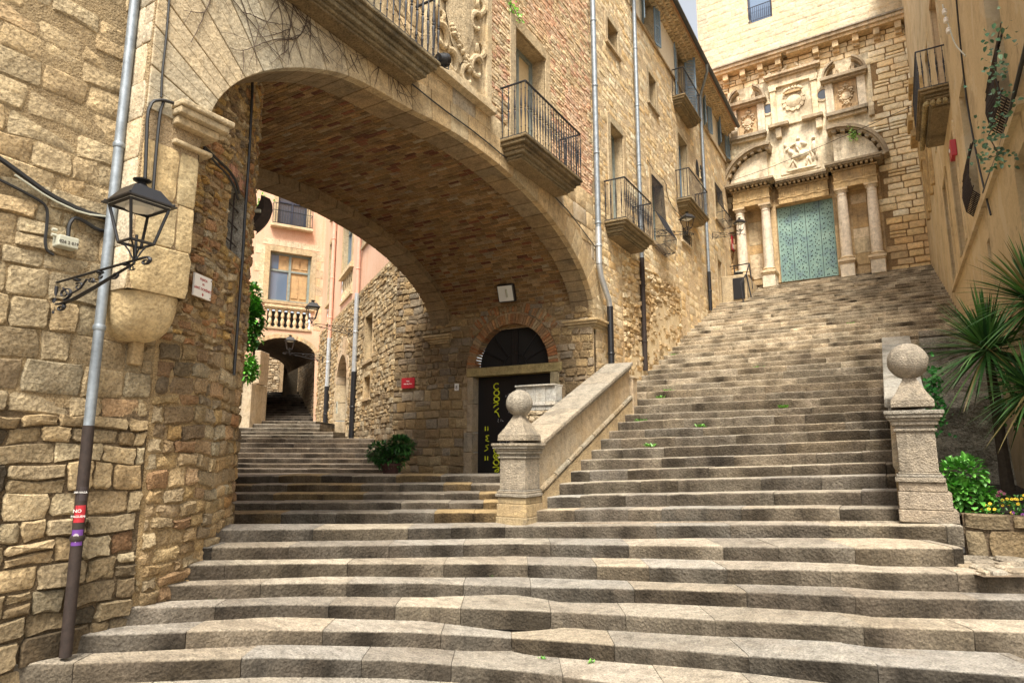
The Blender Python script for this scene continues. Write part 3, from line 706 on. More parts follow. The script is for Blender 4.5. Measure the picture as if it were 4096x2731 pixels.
for (r0, r1, n, a0, a1) in ((FAN[1], FAN[1]+.21, 52, -.12, pi+.12), (FAN[1]+.25, FAN[1]+.46, 40, .55, pi-.5)):
    for i in range(n):
        a, b = a0+(a1-a0)*i/n+.006, a0+(a1-a0)*(i+1)/n-.006
        pr = [(FAN[0]+r_*cos(q), FAN[2]+r_*sin(q)) for (r_, q) in ((r0,a),(r1,a),(r1,b),(r0,b))]; dd = R.uniform(.02, .04)
        if r1 > FAN[1]+.3 and R.random() < .12: continue
        m.hexa([DW.P(x, y, -.25 if r0 == FAN[1] else -.01) for x, y in pr]+[DW.P(x, y, dd) for x, y in pr], jit(R.choice([(.36,.17,.08),(.42,.24,.12),(.32,.20,.11),(.40,.30,.18)]), .15))
m.build('brick_arch', M['brick'], pal)
m = MB(); k = (.36,.30,.19)
DW.box(m, DOOR[0]-.16, DOOR[1]+.26, 1.52, 1.70, -.3, .05, (.38,.31,.15))
z = -.62
for h in (.55,.42,.60,.60): DW.box(m, DOOR[0]-.22+.08*(z > 0), DOOR[0], z, min(1.51, z+h-.008), -.3, .045, jit((.38,.32,.24), .1)); DW.box(m, DOOR[1], DOOR[1]+.2, z, min(1.51, z+h-.008), -.3, .045, jit(k, .1)); z += h
m.build('door_surround', M['ashlar'], pal, bevel=.012)
dr = MB(); DW.box(dr, DOOR[0], DOOR[1], -.62, 1.52, -.22, -.18)
for x in (-6.79,): DW.box(dr, x-.02, x+.02, -.6, 1.5, -.18, -.165)
for zz in (-.55, -.2): DW.box(dr, DOOR[0]+.01, DOOR[1]-.01, zz, zz+.015, -.18, -.17)
dd_ = dr.build('door', M['blackpaint'], pal); dd_['label'] = 'black metal door covered in yellow and white graffiti'
fm = MB(); fv = [DW.P(FAN[0]+FAN[1]*cos(pi*i/24), FAN[2]+FAN[1]*sin(pi*i/24), -.2) for i in range(25)]; fm.add(fv, [tuple(range(25))]); fn = fm.build('fanlight', M['void'], pal)
fb = MB()
for q in (.45, .9, pi/2-.06, pi/2+.06, pi-.9, pi-.45): fb.tube([DW.P(FAN[0]+.28*cos(q), FAN[2]+.28*sin(q), -.17), DW.P(FAN[0]+.86*cos(q), FAN[2]+.86*sin(q), -.17)], .012, 5)
fb.tube([DW.P(FAN[0]+.28*cos(pi*i/12), FAN[2]+.28*sin(pi*i/12), -.17) for i in range(13)], .014, 5); DW.box(fb, FAN[0]-.07, FAN[0]+.07, 1.70, 2.57, -.19, -.165); fb.build('glazing_bars', M['blackpaint'], fn)
# graffiti: letters sprayed down the door
def curve_strokes(mb, F, cx, cy, sc, strokes, r, d, rot=0):
    for st in strokes:
        pts = []
        for (x, y) in st:
            xr, yr = x*cos(rot)-y*sin(rot), x*sin(rot)+y*cos(rot); pts.append(F.P(cx+xr*sc, cy+yr*sc, d))
        if len(pts) > 2:   # smooth
            q = [pts[0]]
            for a, b in zip(pts, pts[1:]): q += [a.lerp(b, .25), a.lerp(b, .75)]
            pts = q+[pts[-1]]
        mb.tube(pts, r, 5)
def loop(n=10, a=1, b=1, x=0, y=0, q0=0, q1=2*pi): return [(x+a*cos(q0+(q1-q0)*i/n), y+b*sin(q0+(q1-q0)*i/n)) for i in range(n+1)]
gx = -7.25
for (yy, S) in ((1.33,[loop(10,.5,.45,q0=.8,q1=5.6)]),(1.19,[loop(10,.5,.4)]),(1.06,[loop(9,.5,.35)]),(.94,[[(-.5,.3),(.0,.4),(.5,.1),(-.3,-.1),(-.5,-.4)]]),(.78,[[(.4,.6),(-.5,.0),(.1,.1),(.5,-.7)]]),
  (-.02,[loop(9,.45,.4)]),(-.13,[loop(8,.15,.12), loop(9,.5,.4)]),(-.26,[loop(9,.5,.4)]),(-.40,[[(-.6,.3),(.5,.4),(.4,-.4),(-.5,-.3),(.6,.2)]]),(-.54,[[(.5,.5),(-.5,-.5),(.7,-.3)]])):
    GR = MB(); curve_strokes(GR, DW, gx, yy-.02, .14, S, .013, -.172); GR.build('yellow_letter', M['graf'], dd_)
for (yy, S) in ((.42,[[(-.3,.4),(-.3,-.3)],[(.2,.4),(.2,-.3)]]),(.22,[[(.4,.5),(-.4,.3),(.4,.0),(-.4,-.3),(.4,-.5)]]),(.02,[[(.4,.5),(-.4,.3),(.4,-.1),(-.4,-.5)]]),(-.2,[[(-.3,.4),(-.3,-.3)],[(.2,.4),(.2,-.3)]])):
    GR = MB(); curve_strokes(GR, DW, gx-.24, yy, .13, S, .012, -.172); GR.build('yellow_letter', M['graf'], dd_)
rr = random.Random(3)
for (x, y) in ((-7.02,1.12),(-6.98,1.0),(-7.0,.88),(-6.94,.76),(-7.2,.60),(-6.85,.66),(-7.15,.2),(-7.18,.1),(-6.95,.14),(-6.9,.95),(-6.7,.9),(-6.75,.75)):
    GW = MB()
    for j in range(3): curve_strokes(GW, DW, x+j*.05, y+rr.uniform(-.02,.02), .045, [[(rr.uniform(-.6,.6), rr.uniform(-.9,.9)) for _ in range(4)]], .0035, -.175)
    GW.build('white_tag', M['grafw'], dd_)
GW = MB()
curve_strokes(GW, DW, -6.93, .14, .12, [loop(10,.6,.8,q0=.5,q1=6.)], .005, -.175)
GW.build('white_tag', M['grafw'], dd_)
# ================================================================== TERRACED HOUSE along the stairs
hs_ = thing('terraced_house', (-4.9, 11.9, .5), 'long sandy stone house beside the church stairs, with shutters, small balconies and tiled eaves', 'building')
H0, H1 = 11.43, 24.45
def hrect(x0, y0, x1, y1): return FF.rect((x0, y0), (x1, y1))
HW = {'a':hrect(2424,70,2469,228), 'b':hrect(2589,286,2624,452), 'c':hrect(2562,-60,2614,178), 'd3':hrect(2436,489,2497,870), 'g1':hrect(2600,696,2654,1000),
 'd4':hrect(2701,178,2739,377), 'd5':hrect(2707,530,2754,787), 'wd':hrect(2809,398,2830,530), 'we':hrect(2867,480,2900,630), 'g2':hrect(2855,729,2890,907), 'g3':hrect(2725,912,2757,990), 'dr':hrect(2867,1036,2892,1240), 'sl':hrect(2900,1062,2906,1140)}
HW['d3'] = (HW['d3'][0], HW['d3'][1], 4.68, HW['d3'][3]); HW['d4'] = (*HW['d4'][:2], 10.25, HW['d4'][3]); HW['d5'] = (*HW['d5'][:2], 7.06, HW['d5'][3])
HW['dr'] = (HW['dr'][0], HW['dr'][1], HW['dr'][2]-.15, HW['dr'][3])
lanc = hrect(2780,650,2811,735); lc = [(lanc[0]+.02, (lanc[0]+lanc[1])/2-.05, lanc[2], lanc[3]-.12), ((lanc[0]+lanc[1])/2+.05, lanc[1]-.02, lanc[2], lanc[3]-.12)]
TS = 10.98   # string course under the plastered attic
TE = 12.15
def stairz(s): return LZ[0]+(s-7.89)*.41 if s < 11.77 else .81+(s-11.77)*.4007
hl2 = list(HW.values())+lc
m = MB(); sheet(m, lambda s, t, d: FF.P(s, t, d+.008), (H0, H1), (-1.5, TE), holes=hl2, low=lambda s: stairz(s)-1.2, subs=.5, col=(.64,.51,.34)); 
m.quad((FX,H1,3), (FX-9,H1,3), (FX-9,H1,TE), (FX,H1,TE), (.5,.4,.25))
m.build('mortar_backing', M['mortar'], hs_)
bigh = [(a-.13, b+.13, c-(.1 if k not in ('d3','d4','d5','dr') else 0), d+.15) for k, (a, b, c, d) in HW.items()]+lc
kr = keep_rects(bigh); pr_ = push_rects(bigh)
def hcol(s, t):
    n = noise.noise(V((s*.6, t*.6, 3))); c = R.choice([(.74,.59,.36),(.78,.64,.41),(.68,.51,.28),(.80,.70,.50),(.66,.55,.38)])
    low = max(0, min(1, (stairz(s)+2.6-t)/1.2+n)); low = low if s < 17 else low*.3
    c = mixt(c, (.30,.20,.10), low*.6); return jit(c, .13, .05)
m = MB()
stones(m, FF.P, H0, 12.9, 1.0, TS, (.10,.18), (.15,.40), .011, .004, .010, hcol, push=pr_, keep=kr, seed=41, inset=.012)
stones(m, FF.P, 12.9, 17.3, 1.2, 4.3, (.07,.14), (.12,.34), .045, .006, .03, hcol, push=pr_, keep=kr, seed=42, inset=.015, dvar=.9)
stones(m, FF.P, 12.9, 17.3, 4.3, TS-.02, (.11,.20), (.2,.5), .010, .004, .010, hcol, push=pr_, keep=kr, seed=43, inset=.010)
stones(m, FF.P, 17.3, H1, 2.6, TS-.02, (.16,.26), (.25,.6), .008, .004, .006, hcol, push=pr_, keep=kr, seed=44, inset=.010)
stones(m, FF.P, H0, 14.0, TS, TE, (.10,.18), (.15,.40), .018, .005, .012, hcol, push=pr_, keep=kr, seed=45, inset=.012)
m.build('stone_wall', M['house'], hs_)
m = MB(); sheet(m, lambda s, t, d: FF.P(s, t, .028), (14.03, H1+.01), (TS, TE), holes=hl2, subs=.6)
m.build('plastered_attic', M['cream'], hs_)
m = MB(); FF.box(m, 14.0, H1+.02, TS-.045, TS, -.01, .06, (.40,.30,.18)); m.build('string_course', M['ashlar'], hs_)
# plaster skirt at the foot of the wall
m = MB(); n = 44
for i in range(n):
    a, b = 12.6+i*.1, 12.6+(i+1)*.1; f = lambda s: stairz(s)+.35+.55*noise.noise(V((s*1.3, 1, 9)))+.9*max(0, min(1, (s-13)/2.2))*(1 if s < 16.4 else max(0, 1-(s-16.4)/.8))
    m.quad(FF.P(a, stairz(a)-.5, .058), FF.P(b, stairz(b)-.5, .058), FF.P(b, f(b), .052), FF.P(a, f(a), .052)); m.quad(FF.P(a, f(a), .052), FF.P(b, f(b), .052), FF.P(b, f(b)+.02, .0), FF.P(a, f(a)+.02, .0))
m.build('plaster_skirt', M['ochre'], hs_)
for k, kw in {'a':dict(pmat=M['void'],surround=.12),'b':dict(pmat=M['void'],surround=.12),'c':dict(pmat=M['glass'],surround=.02),'d3':dict(fmat=M['greyframe'],pmat=M['cwood'],surround=.16,sill=False),
  'g1':dict(fmat=M['greyframe'],surround=.15),'d4':dict(fmat=M['greyframe'],surround=.02,sill=False),'d5':dict(fmat=M['blue'],pmat=M['skyglass'],surround=.14,sill=False),'wd':dict(surround=.02),'we':dict(surround=.02,fmat=M['greyframe']),
  'g2':dict(surround=.12,fmat=M['greyframe']),'g3':dict(surround=.10,pmat=M['void']),'dr':dict(surround=.14,pmat=M['wood'],sill=False),'sl':dict(surround=.08,pmat=M['void'])}.items():
    r_ = HW[k]
    w_ = pane_window(hs_, FF, r_, .24, smat=M['ashlar'], **{'mull':0 if r_[1]-r_[0] < .6 else 1, 'trans':0, **kw})
    if k == 'dr': w_.name = 'doorway'
    HW[k+'o'] = w_
m = MB()
for (a, b, c, d) in lc:
    x = (a+b)/2; hw = (b-a)/2; m.add([FF.P(x+hw*cos(pi*i/10), d+hw*1.6*sin(pi*i/10), .02) for i in range(11)]+[FF.P(a, c, .02), FF.P(b, c, .02)], [tuple(range(11))+(11, 12)], (1,1,1))
lw = m.build('lancet_window', M['void'], hs_)
m = MB(); x = (lanc[0]+lanc[1])/2; m.lathe(FF.P(x, lanc[2], .02), [(.05,0),(.05,.05),(.03,.07),(.03,(lanc[3]-lanc[2])*.6),(.06,(lanc[3]-lanc[2])*.68),(.06,(lanc[3]-lanc[2])*.72)], 8, col=(.6,.5,.33)); m.build('colonnette', M['ashlar'], lw)
# shutters: leaves hinged at the jambs
def shutter(par, s, t0, t1, w, ang, sg, mat=M['blue']):
    """leaf hinged at s, opening towards sg, ang = angle away from the wall"""
    m = MB(); u = V((cos(ang)*sg, sin(ang), 0)); P = lambda a, z, e=0: FF.P(s+u.x*a-u.y*e*sg, z, .03+u.y*a+u.x*e*sg)
    def bx(a, b, c, d, e0, e1): m.hexa([P(a,c,e0),P(b,c,e0),P(b,c,e1),P(a,c,e1),P(a,d,e0),P(b,d,e0),P(b,d,e1),P(a,d,e1)])
    bx(0,.05,t0,t1,0,.03); bx(w-.05,w,t0,t1,0,.03)
    for z in (t0, (t0+t1)/2-.03, t1-.06): bx(.05,w-.05,z,z+.06,.001,.029)
    n = int((t1-t0)/.055)
    for i in range(n):
        z = t0+.06+(t1-t0-.12)*i/n; bx(.05,w-.05,z,z+.03,.008,.022)
    return m.build('shutter', mat, par)
for k, ws in (('c',.30),('d4',.34),('wd',.28),('we',.34)):
    a, b, c, d = HW[k]; o_ = HW[k+'o']
    shutter(o_, a, c, d, min(ws, (b-a)*.75), radians(172 if k == 'd4' else 150), 1); shutter(o_, b, c, d, min(ws, (b-a)*.75), radians(15 if k != 'd4' else 60), 1)
def grille(par, r_, n, proj=0., basket=False):
    m = MB(); a, b, c, d = r_
    for i in range(n+1):
        s = a+(b-a)*i/n
        if not basket: m.tube([FF.P(s, c, .07), FF.P(s, d, .07)], .009, 5)
        else: m.tube([FF.P(s, d, .05), FF.P(s, c+.45*(d-c), .10), FF.P(s, c+.15*(d-c), .14+.22), FF.P(s, c-.08, .30), FF.P(s, c-.16, .05)], .008, 5)
    for t_ in ((c+.1, (c+d)/2, d-.1) if not basket else ()): m.tube([FF.P(a, t_, .07), FF.P(b, t_, .07)], .010, 5)
    if basket:
        for (t_, e) in ((d-.05,.055),(c+.45*(d-c),.10),(c+.15*(d-c),.36),(c-.08,.30)): m.tube([FF.P(a,t_,0),FF.P(a, t_, e), FF.P(b, t_, e),FF.P(b,t_,0)], .009, 5)
    return m.build('window_grille', M['iron'], par)
a, b, c, d = HW['g1']; grille(HW['g1o'], (a, b, c-.05, d), 11, basket=True); a, b, c, d = HW['g2']; grille(HW['g2o'], (a, b, c, d), 9, basket=True); grille(HW['g3o'], HW['g3'], 4)
balcony(hs_, 11.95, 13.71, 4.68, .50, .88, n=16, label='dark balcony of turned bars just right of the grey drainpipe')
balcony(hs_, 17.38, 19.51, 7.06, .43, .86, n=16, fancy=False, thick=.26, mat=M['ashlar'], label='pale slab balcony with plain bars, lower of the two')
balcony(hs_, 17.41, 19.27, 10.25, .40, .84, n=14, fancy=False, thick=.26, mat=M['ashlar'], label='pale slab balcony under the eaves with blue shutters')
# eaves: stepped tile corbels, roof and gutter
m = MB()
for r_ in range(3):
    s = 13.0
    while s < H1+.12:
        FF.box(m, s, s+.11, TE+.09*r_, TE+.09*r_+.075, 0, .14+.13*r_, jit((.62,.50,.32), .15)); s += .17
    FF.box(m, 13., H1+.14, TE+.09*r_+.076, TE+.09*r_+.089, 0, .17+.13*r_, (.60,.46,.30))
m.build('eaves', M['ashlar'], hs_)
m = MB(); m.quad((FX+.50,12.9,TE+.29), (FX+.50,H1+.2,TE+.29), (FX-5,H1+.2,TE+2.2), (FX-5,12.9,TE+2.2)); m.quad((FX-.1,12.9,TE+.28), (FX-.1,H1+.2,TE+.28), (FX+.50,H1+.2,TE+.28), (FX+.50,12.9,TE+.28)); m.build('roof', M['tile'], hs_)
m = MB(); m.lathe((FX+.54,12.9,TE+.30), [(.065,0),(.065,H1+.2-12.9)], 10, (0,1,0)); m.build('gutter', M['roofdark'], hs_)
# house end turned towards the church forecourt: low block with a gate and a railing
g = MB(); g.box(-4.9, -4.05, 22.6, 24.7, 4.2, 5.98, (.46,.38,.26)); pl_ = g.build('forecourt_wall', M['ashlar'], None, bevel=.03); tag(pl_, 'low stone block at the top left of the church stairs under the railing', 'wall')
g = MB(); g.box(-4.5, -4.12, 22.56, 22.598, 5.1, 5.85); g.build('gate', M['blackpaint'], pl_)
# ================================================================== CHURCH
ch = thing('church', (-2.3, 24.8, 6.0), 'baroque stone church front with a green studded door at the top of the stairs', 'church')
CW0, CW1 = -4.2, 3.9
oc = [(-1.02, 12.95, .20), (.92, 12.93, .20)]
m = MB(); sheet(m, CH.P, (CW0, CW1), (4.5, 15.0), holes=[(-1.0,.93,4.5,8.97)], subs=4, col=(.34,.23,.12)); m.build('mortar_backing', M['mortar'], ch)
def ckeep(s, t):
    if -2.48 < s < 2.52 and t < 14.0: return t > 13.55 and abs(s+.1) > 1.1 and abs(abs(s+.05)-1.65) > .75 or (t < 14 and 11.2 < t < 0)
    return True
def ccol(s, t):
    c = R.choice([(.84,.72,.50),(.80,.66,.42),(.84,.76,.58),(.82,.67,.44)]) if t > 7.6+noise.noise(V((s,t,1)))*.6 else R.choice([(.66,.46,.24),(.70,.52,.28),(.58,.42,.24)])
    return jit(c, .10, .04)
m = MB(); stones(m, CH.P, CW0, CW1, 5.6, 14.75, (.235,.25), (.45,.62), .045, .015, .003, ccol, keep=ckeep, seed=51, inset=.028, dvar=.12)
m.build('rusticated_wall', M['churchwall'], ch)
m = MB(); k = (.74,.66,.50)
CH.box(m, -2.5, 2.5, 9.8, 14.1, .0, .03, k); CH.box(m, -2.45, -1.0, 6.0, 9.8, 0, .02, (.50,.37,.21)); CH.box(m, .93, 2.45, 6.0, 9.8, 0, .02, (.52,.38,.22)); m.build('portal_back', M['church'], ch)
# niche panels between the columns
for (a, b) in ((-2.02,-1.52),(1.50,1.98)):
    m = MB(); z = 6.3
    for h in (.42,.55,.35,.9,.35): CH.box(m, a, b, z, z+h-.01, .02, .045, jit(R.choice([(.62,.52,.38),(.48,.34,.18),(.56,.44,.28)]), .1)); z += h
    m.build('niche_panel', M['church'], ch)
# door
m = MB(); CH.box(m, -1.0, .93, 5.9, 8.97, -.20, -.16)
dg = m.build('door', M['green'], ch)
m = MB()
for i in range(1, 4): x = -1.0+1.93*i/4; CH.box(m, x-.007, x+.007, 6.05, 8.96, -.158, -.150)
m.build('leaf_joint', M['iron'], dg)
m = MB(); rr = random.Random(4)
for c in range(4):
    for r_ in range(15):
        for (dx, dy) in ((.09,0),(.15,.05),(.26,-.04),(.31,.06),(.38,.0)):
            x = -1.0+.4825*c+dx+rr.uniform(-.02,.02); z = 6.15+r_*.19+dy+rr.uniform(-.03,.03)
            if z < 8.9: p = CH.P(x, z, -.157); m.lathe(p, [(.022,0),(.012,.014)], 5, CN)
m.build('studs', M['iron'], dg)
m = MB(); CH.box(m, -1.16, -1.0, 6.0, 9.06, -.2, .06, (.56,.42,.25)); CH.box(m, .93, 1.08, 6.0, 9.06, -.2, .06, (.56,.42,.25)); CH.box(m, -1.0, .93, 8.97, 9.06, -.2, .055, (.50,.36,.2)); m.build('door_frame', M['church'], ch, bevel=.01)
# columns
for x in (-2.21, -1.29, 1.27, 2.19):
    m = MB(); b = CH.P(x, 6.42, .42)
    m.lathe(b, [(.235,0),(.235,.04),(.21,.05),(.235,.09),(.20,.13),(.185,.15)], 20, col=(.62,.50,.34))
    m.lathe(b, [(.178,.15),(.18,.8),(.165,1.8),(.150,2.30),(.165,2.32),(.165,2.35),(.150,2.36),(.150,2.43),(.19,2.47),(.20,2.50)], 20, col=(.70,.62,.52))
    CH.box(m, x-.21, x+.21, 8.93, 9.0, .21, .63, (.55,.42,.26)); cl = m.build('column', M['marble'], ch)
    m = MB(); CH.box(m, x-.27, x+.27, 6.33, 6.42, .0, .70, (.60,.49,.34)); CH.box(m, x-.24, x+.24, 6.27, 6.329, .0, .67, (.56,.44,.29)); CH.box(m, x-.22, x+.22, 5.8, 6.269, .0, .64, (.66,.60,.50)); m.build('pedestal', M['marble'], cl, bevel=.015)
    m = MB(); CH.box(m, x-.13, x+.13, 6.42, 9.0, .02, .07, (.54,.41,.25)); m.build('pilaster', M['church'], ch)
# entablature
def entab(s0, s1, d, name='entablature'):
    m = MB(); k1, k2 = (.50,.36,.19), (.36,.27,.16)
    CH.box(m, s0, s1, 9.001, 9.19, 0, d, k1); CH.box(m, s0-.02, s1+.02, 9.191, 9.24, 0, d+.02, k1); CH.box(m, s0+.01, s1-.01, 9.241, 9.60, 0, d-.01, jit(k1))
    x = s0+.05
    while x < s1-.2:
        for j in range(3): CH.box(m, x+.055*j, x+.055*j+.035, 9.27, 9.57, d-.012, d+.012, k1)
        CH.box(m, x-.01, x+.18, 9.155, 9.188, d, d+.015, k1); x += .42
    CH.box(m, s0-.04, s1+.04, 9.601, 9.66, 0, d+.05, k2)
    x = s0-.05
    while x < s1: CH.box(m, x, x+.085, 9.661, 9.75, 0, d+.19, k2); x += .155
    CH.box(m, s0-.17, s1+.17, 9.751, 9.81, 0, d+.24, (.30,.25,.18)); CH.box(m, s0-.21, s1+.21, 9.811, 9.90, 0, d+.28, (.34,.28,.20))
    m.build(name, M['church'], ch, bevel=.006)
entab(-2.40, -1.08, .62); entab(-.86, .84, .14); entab(1.06, 2.40, .62)
# broken segmental pediments
def segped(cx, cz, R0, a0, a1, d, th=.17, dent=True, mat=M['church']):
    m = MB(); n = 16; k = (.36,.30,.22)
    for i in range(n):
        qa, qb = a0+(a1-a0)*i/n, a0+(a1-a0)*(i+1)/n
        for (r0, r1, dd, kk) in ((R0,R0+.06,d+.06,(.46,.37,.25)),(R0+.06,R0+th,d+.14,k)):
            P4 = [(cx+r_*cos(q), cz+r_*sin(q)) for (r_, q) in ((r0,qa),(r1,qa),(r1,qb),(r0,qb))]
            m.hexa([CH.P(x, z, 0) for x, z in P4]+[CH.P(x, z, dd) for x, z in P4], kk)
        if dent and i % 2 == 0:
            P4 = [(cx+r_*cos(q), cz+r_*sin(q)) for (r_, q) in ((R0-.09,qa),(R0,qa),(R0,qb),(R0-.09,qb))]
            m.hexa([CH.P(x, z, 0) for x, z in P4]+[CH.P(x, z, d+.05) for x, z in P4], k)
    m.build('curved_pediment', mat, ch)
segped(1.20, 9.75, 1.47, .12, 1.72, .48); segped(-1.20, 9.75, 1.47, pi-1.72, pi-.12, .48)
for sg in (-1, 1):
    m = MB(); pts = [(sg*1.12, 9.9)]+[(sg*(1.20)+sg*1.38*cos(q), 9.75+1.38*sin(q)) for q in (.11,.35,.6,.85,1.1,1.35,1.62)]
    pts = [(p[0]-.0, p[1]) for p in pts]; pts = pts if sg > 0 else pts[::-1]; n = len(pts)
    m.add([CH.P(x, z, .0) for x, z in pts]+[CH.P(x, z, .34) for x, z in pts], [tuple(range(n, 2*n))]+[(i, (i+1) % n, n+(i+1) % n, n+i) for i in range(n)], (.74,.66,.52)); m.build('tympanum', M['church'], ch)
# relief of a mounted saint (plain rider and figures in low relief)
m = MB(); k = (.74,.66,.52); CH.box(m, -.72, .66, 10.15, 11.75, .03, .06, (.72,.64,.50))
def blob(x, z, rx, rz, d=.09, e=.0, rot=0):
    vs = []; fs = []; nu, nv = 12, 4
    for j in range(nv+1):
        ph = pi/2*j/nv
        for i in range(nu):
            q = 2*pi*i/nu; a, b = rx*cos(q)*cos(ph), rz*sin(q)*cos(ph); vs.append(CH.P(x+a*cos(rot)-b*sin(rot), z+a*sin(rot)+b*cos(rot), .05+e+d*sin(ph)))
    for j in range(nv):
        for i in range(nu): fs.append((j*nu+i, j*nu+(i+1) % nu, (j+1)*nu+(i+1) % nu, (j+1)*nu+i))
    m.add(vs, fs, k, True)
for a in ((0,10.78,.34,.17,.13,0,.1),(-.30,10.95,.10,.20,.11,0,.6),(-.42,11.1,.11,.06,.1,0,.7),(-.2,10.5,.04,.20,.07,0,.3),(-.32,10.55,.04,.17,.07,0,-.5),(.2,10.5,.05,.22,.07,0,-.2),(.3,10.52,.04,.2,.06,0,.25),(.38,10.75,.04,.2,.06,0,.3),
  (-.05,11.13,.12,.24,.13,0,.1),(-.04,11.42,.075,.09,.13),(.12,11.2,.17,.10,.10,0,-.5),(-.2,11.22,.16,.045,.11,0,.4),(.48,10.95,.10,.30,.11),(.48,11.32,.07,.08,.12),(.42,10.6,.05,.2,.08),(.55,10.6,.05,.2,.08),(-.5,11.3,.06,.1,.07),(0,10.24,.55,.05,.08),(-.06,10.95,.06,.2,.14,.02,.3)): blob(*a)
m.build('relief_panel', M['church'], ch)
m = MB()   # brackets, sills and central upper panel
k = (.70,.60,.44)
for x in (-.78, .62): CH.box(m, x, x+.20, 11.62, 12.0, 0, .20, k)
CH.box(m, -1.03, -.30, 12.04, 12.17, 0, .30, (.42,.34,.24)); CH.box(m, .16, .88, 12.04, 12.17, 0, .30, (.42,.34,.24)); CH.box(m, -.30, .16, 12.08, 12.15, 0, .10, k)
for (a, b) in ((-.90,-.70),(.54,.74)):
    CH.box(m, a, b, 12.171, 13.55, 0, .13, (.78,.67,.47)); CH.box(m, a-.03, b+.03, 13.551, 13.68, 0, .17, k)
CH.box(m, -.95, .79, 13.681, 13.82, 0, .15, k); CH.box(m, -.92, .76, 13.821, 14.02, 0, .12, (.64,.52,.36)); CH.box(m, -1.03, .87, 14.021, 14.10, 0, .22, (.5,.4,.27)); CH.box(m, -1.08, .92, 14.101, 14.20, 0, .30, (.52,.42,.30))
CH.box(m, -.96, -.80, 14.201, 14.32, 0, .16, k); CH.box(m, .64, .80, 14.201, 14.32, 0, .16, k)
for x in (-.88, .72): m.lathe(CH.P(x, 14.32, .09), [(.07,0),(.03,.05),(.05,.1),(.02,.16)], 8, col=k)
m.build('upper_frame', M['church'], ch, bevel=.008)
def ringf(m, cx, cz, r0, r1, d0, d1, n=28, col=k, wob=0):
    for i in range(n):
        qa, qb = 2*pi*i/n, 2*pi*(i+1)/n; w_ = wob*(1 if i % 2 else 0); P4 = [(cx+r_*cos(q), cz+r_*sin(q)) for (r_, q) in ((r0,qa),(r1+w_,qa),(r1+w_,qb),(r0,qb))]
        m.hexa([CH.P(x, z, d0) for x, z in P4]+[CH.P(x, z, d1+w_*.5) for x, z in P4], col)
m = MB(); m.lathe(CH.P(-.09, 13.0, .03), [(.27,0),(.27,.05),(.2,.09),(.02,.10)], 24, CN, k); ringf(m, -.09, 13.0, .28, .38, .03, .07, 24, k, .035)
for i in range(9): a = pi*(i/8.); p = CH.P(-.09+.30*cos(a), 13.38+.10*sin(a), .14); m.lathe(p, [(.02,-.06),(.06,-.02),(.06,.03),(.02,.07)], 8, col=k)
CH.box(m, -.38, .20, 13.30, 13.37, .03, .17, (.5,.36,.2)); m.build('round_crest', M['church'], ch)
# scrolls over the centre
m = MB()
for sg in (-1, 1):
    pts = [CH.P(-.08+sg*(.12+.32*i/11.), 14.24+.22*(1-i/11.)**1.5+.03*sin(i*1.3), .12) for i in range(12)]; m.tube(pts, [.05]*6+[.045,.04,.035,.03,.03,.04], 7, k)
    m.tube([CH.P(-.08+sg*(.38+.09*cos(q)*(1-q/9)), 14.30+.09*sin(q)*(1-q/9), .12) for q in [x*.55 for x in range(11)]], .028, 6, k)
m.build('scroll_crest', M['church'], ch)
for (x, z, r_) in oc:
    m = MB(); ringf(m, x, z, .19, .27, .02, .07, 28, (.6,.5,.36)); o_ = m.build('round_window', M['church'], ch)
    m = MB(); m.lathe(CH.P(x, z, .035), [(.19,0),(.19,.006)], 24, CN); m.build('pane', M['glass'], o_)
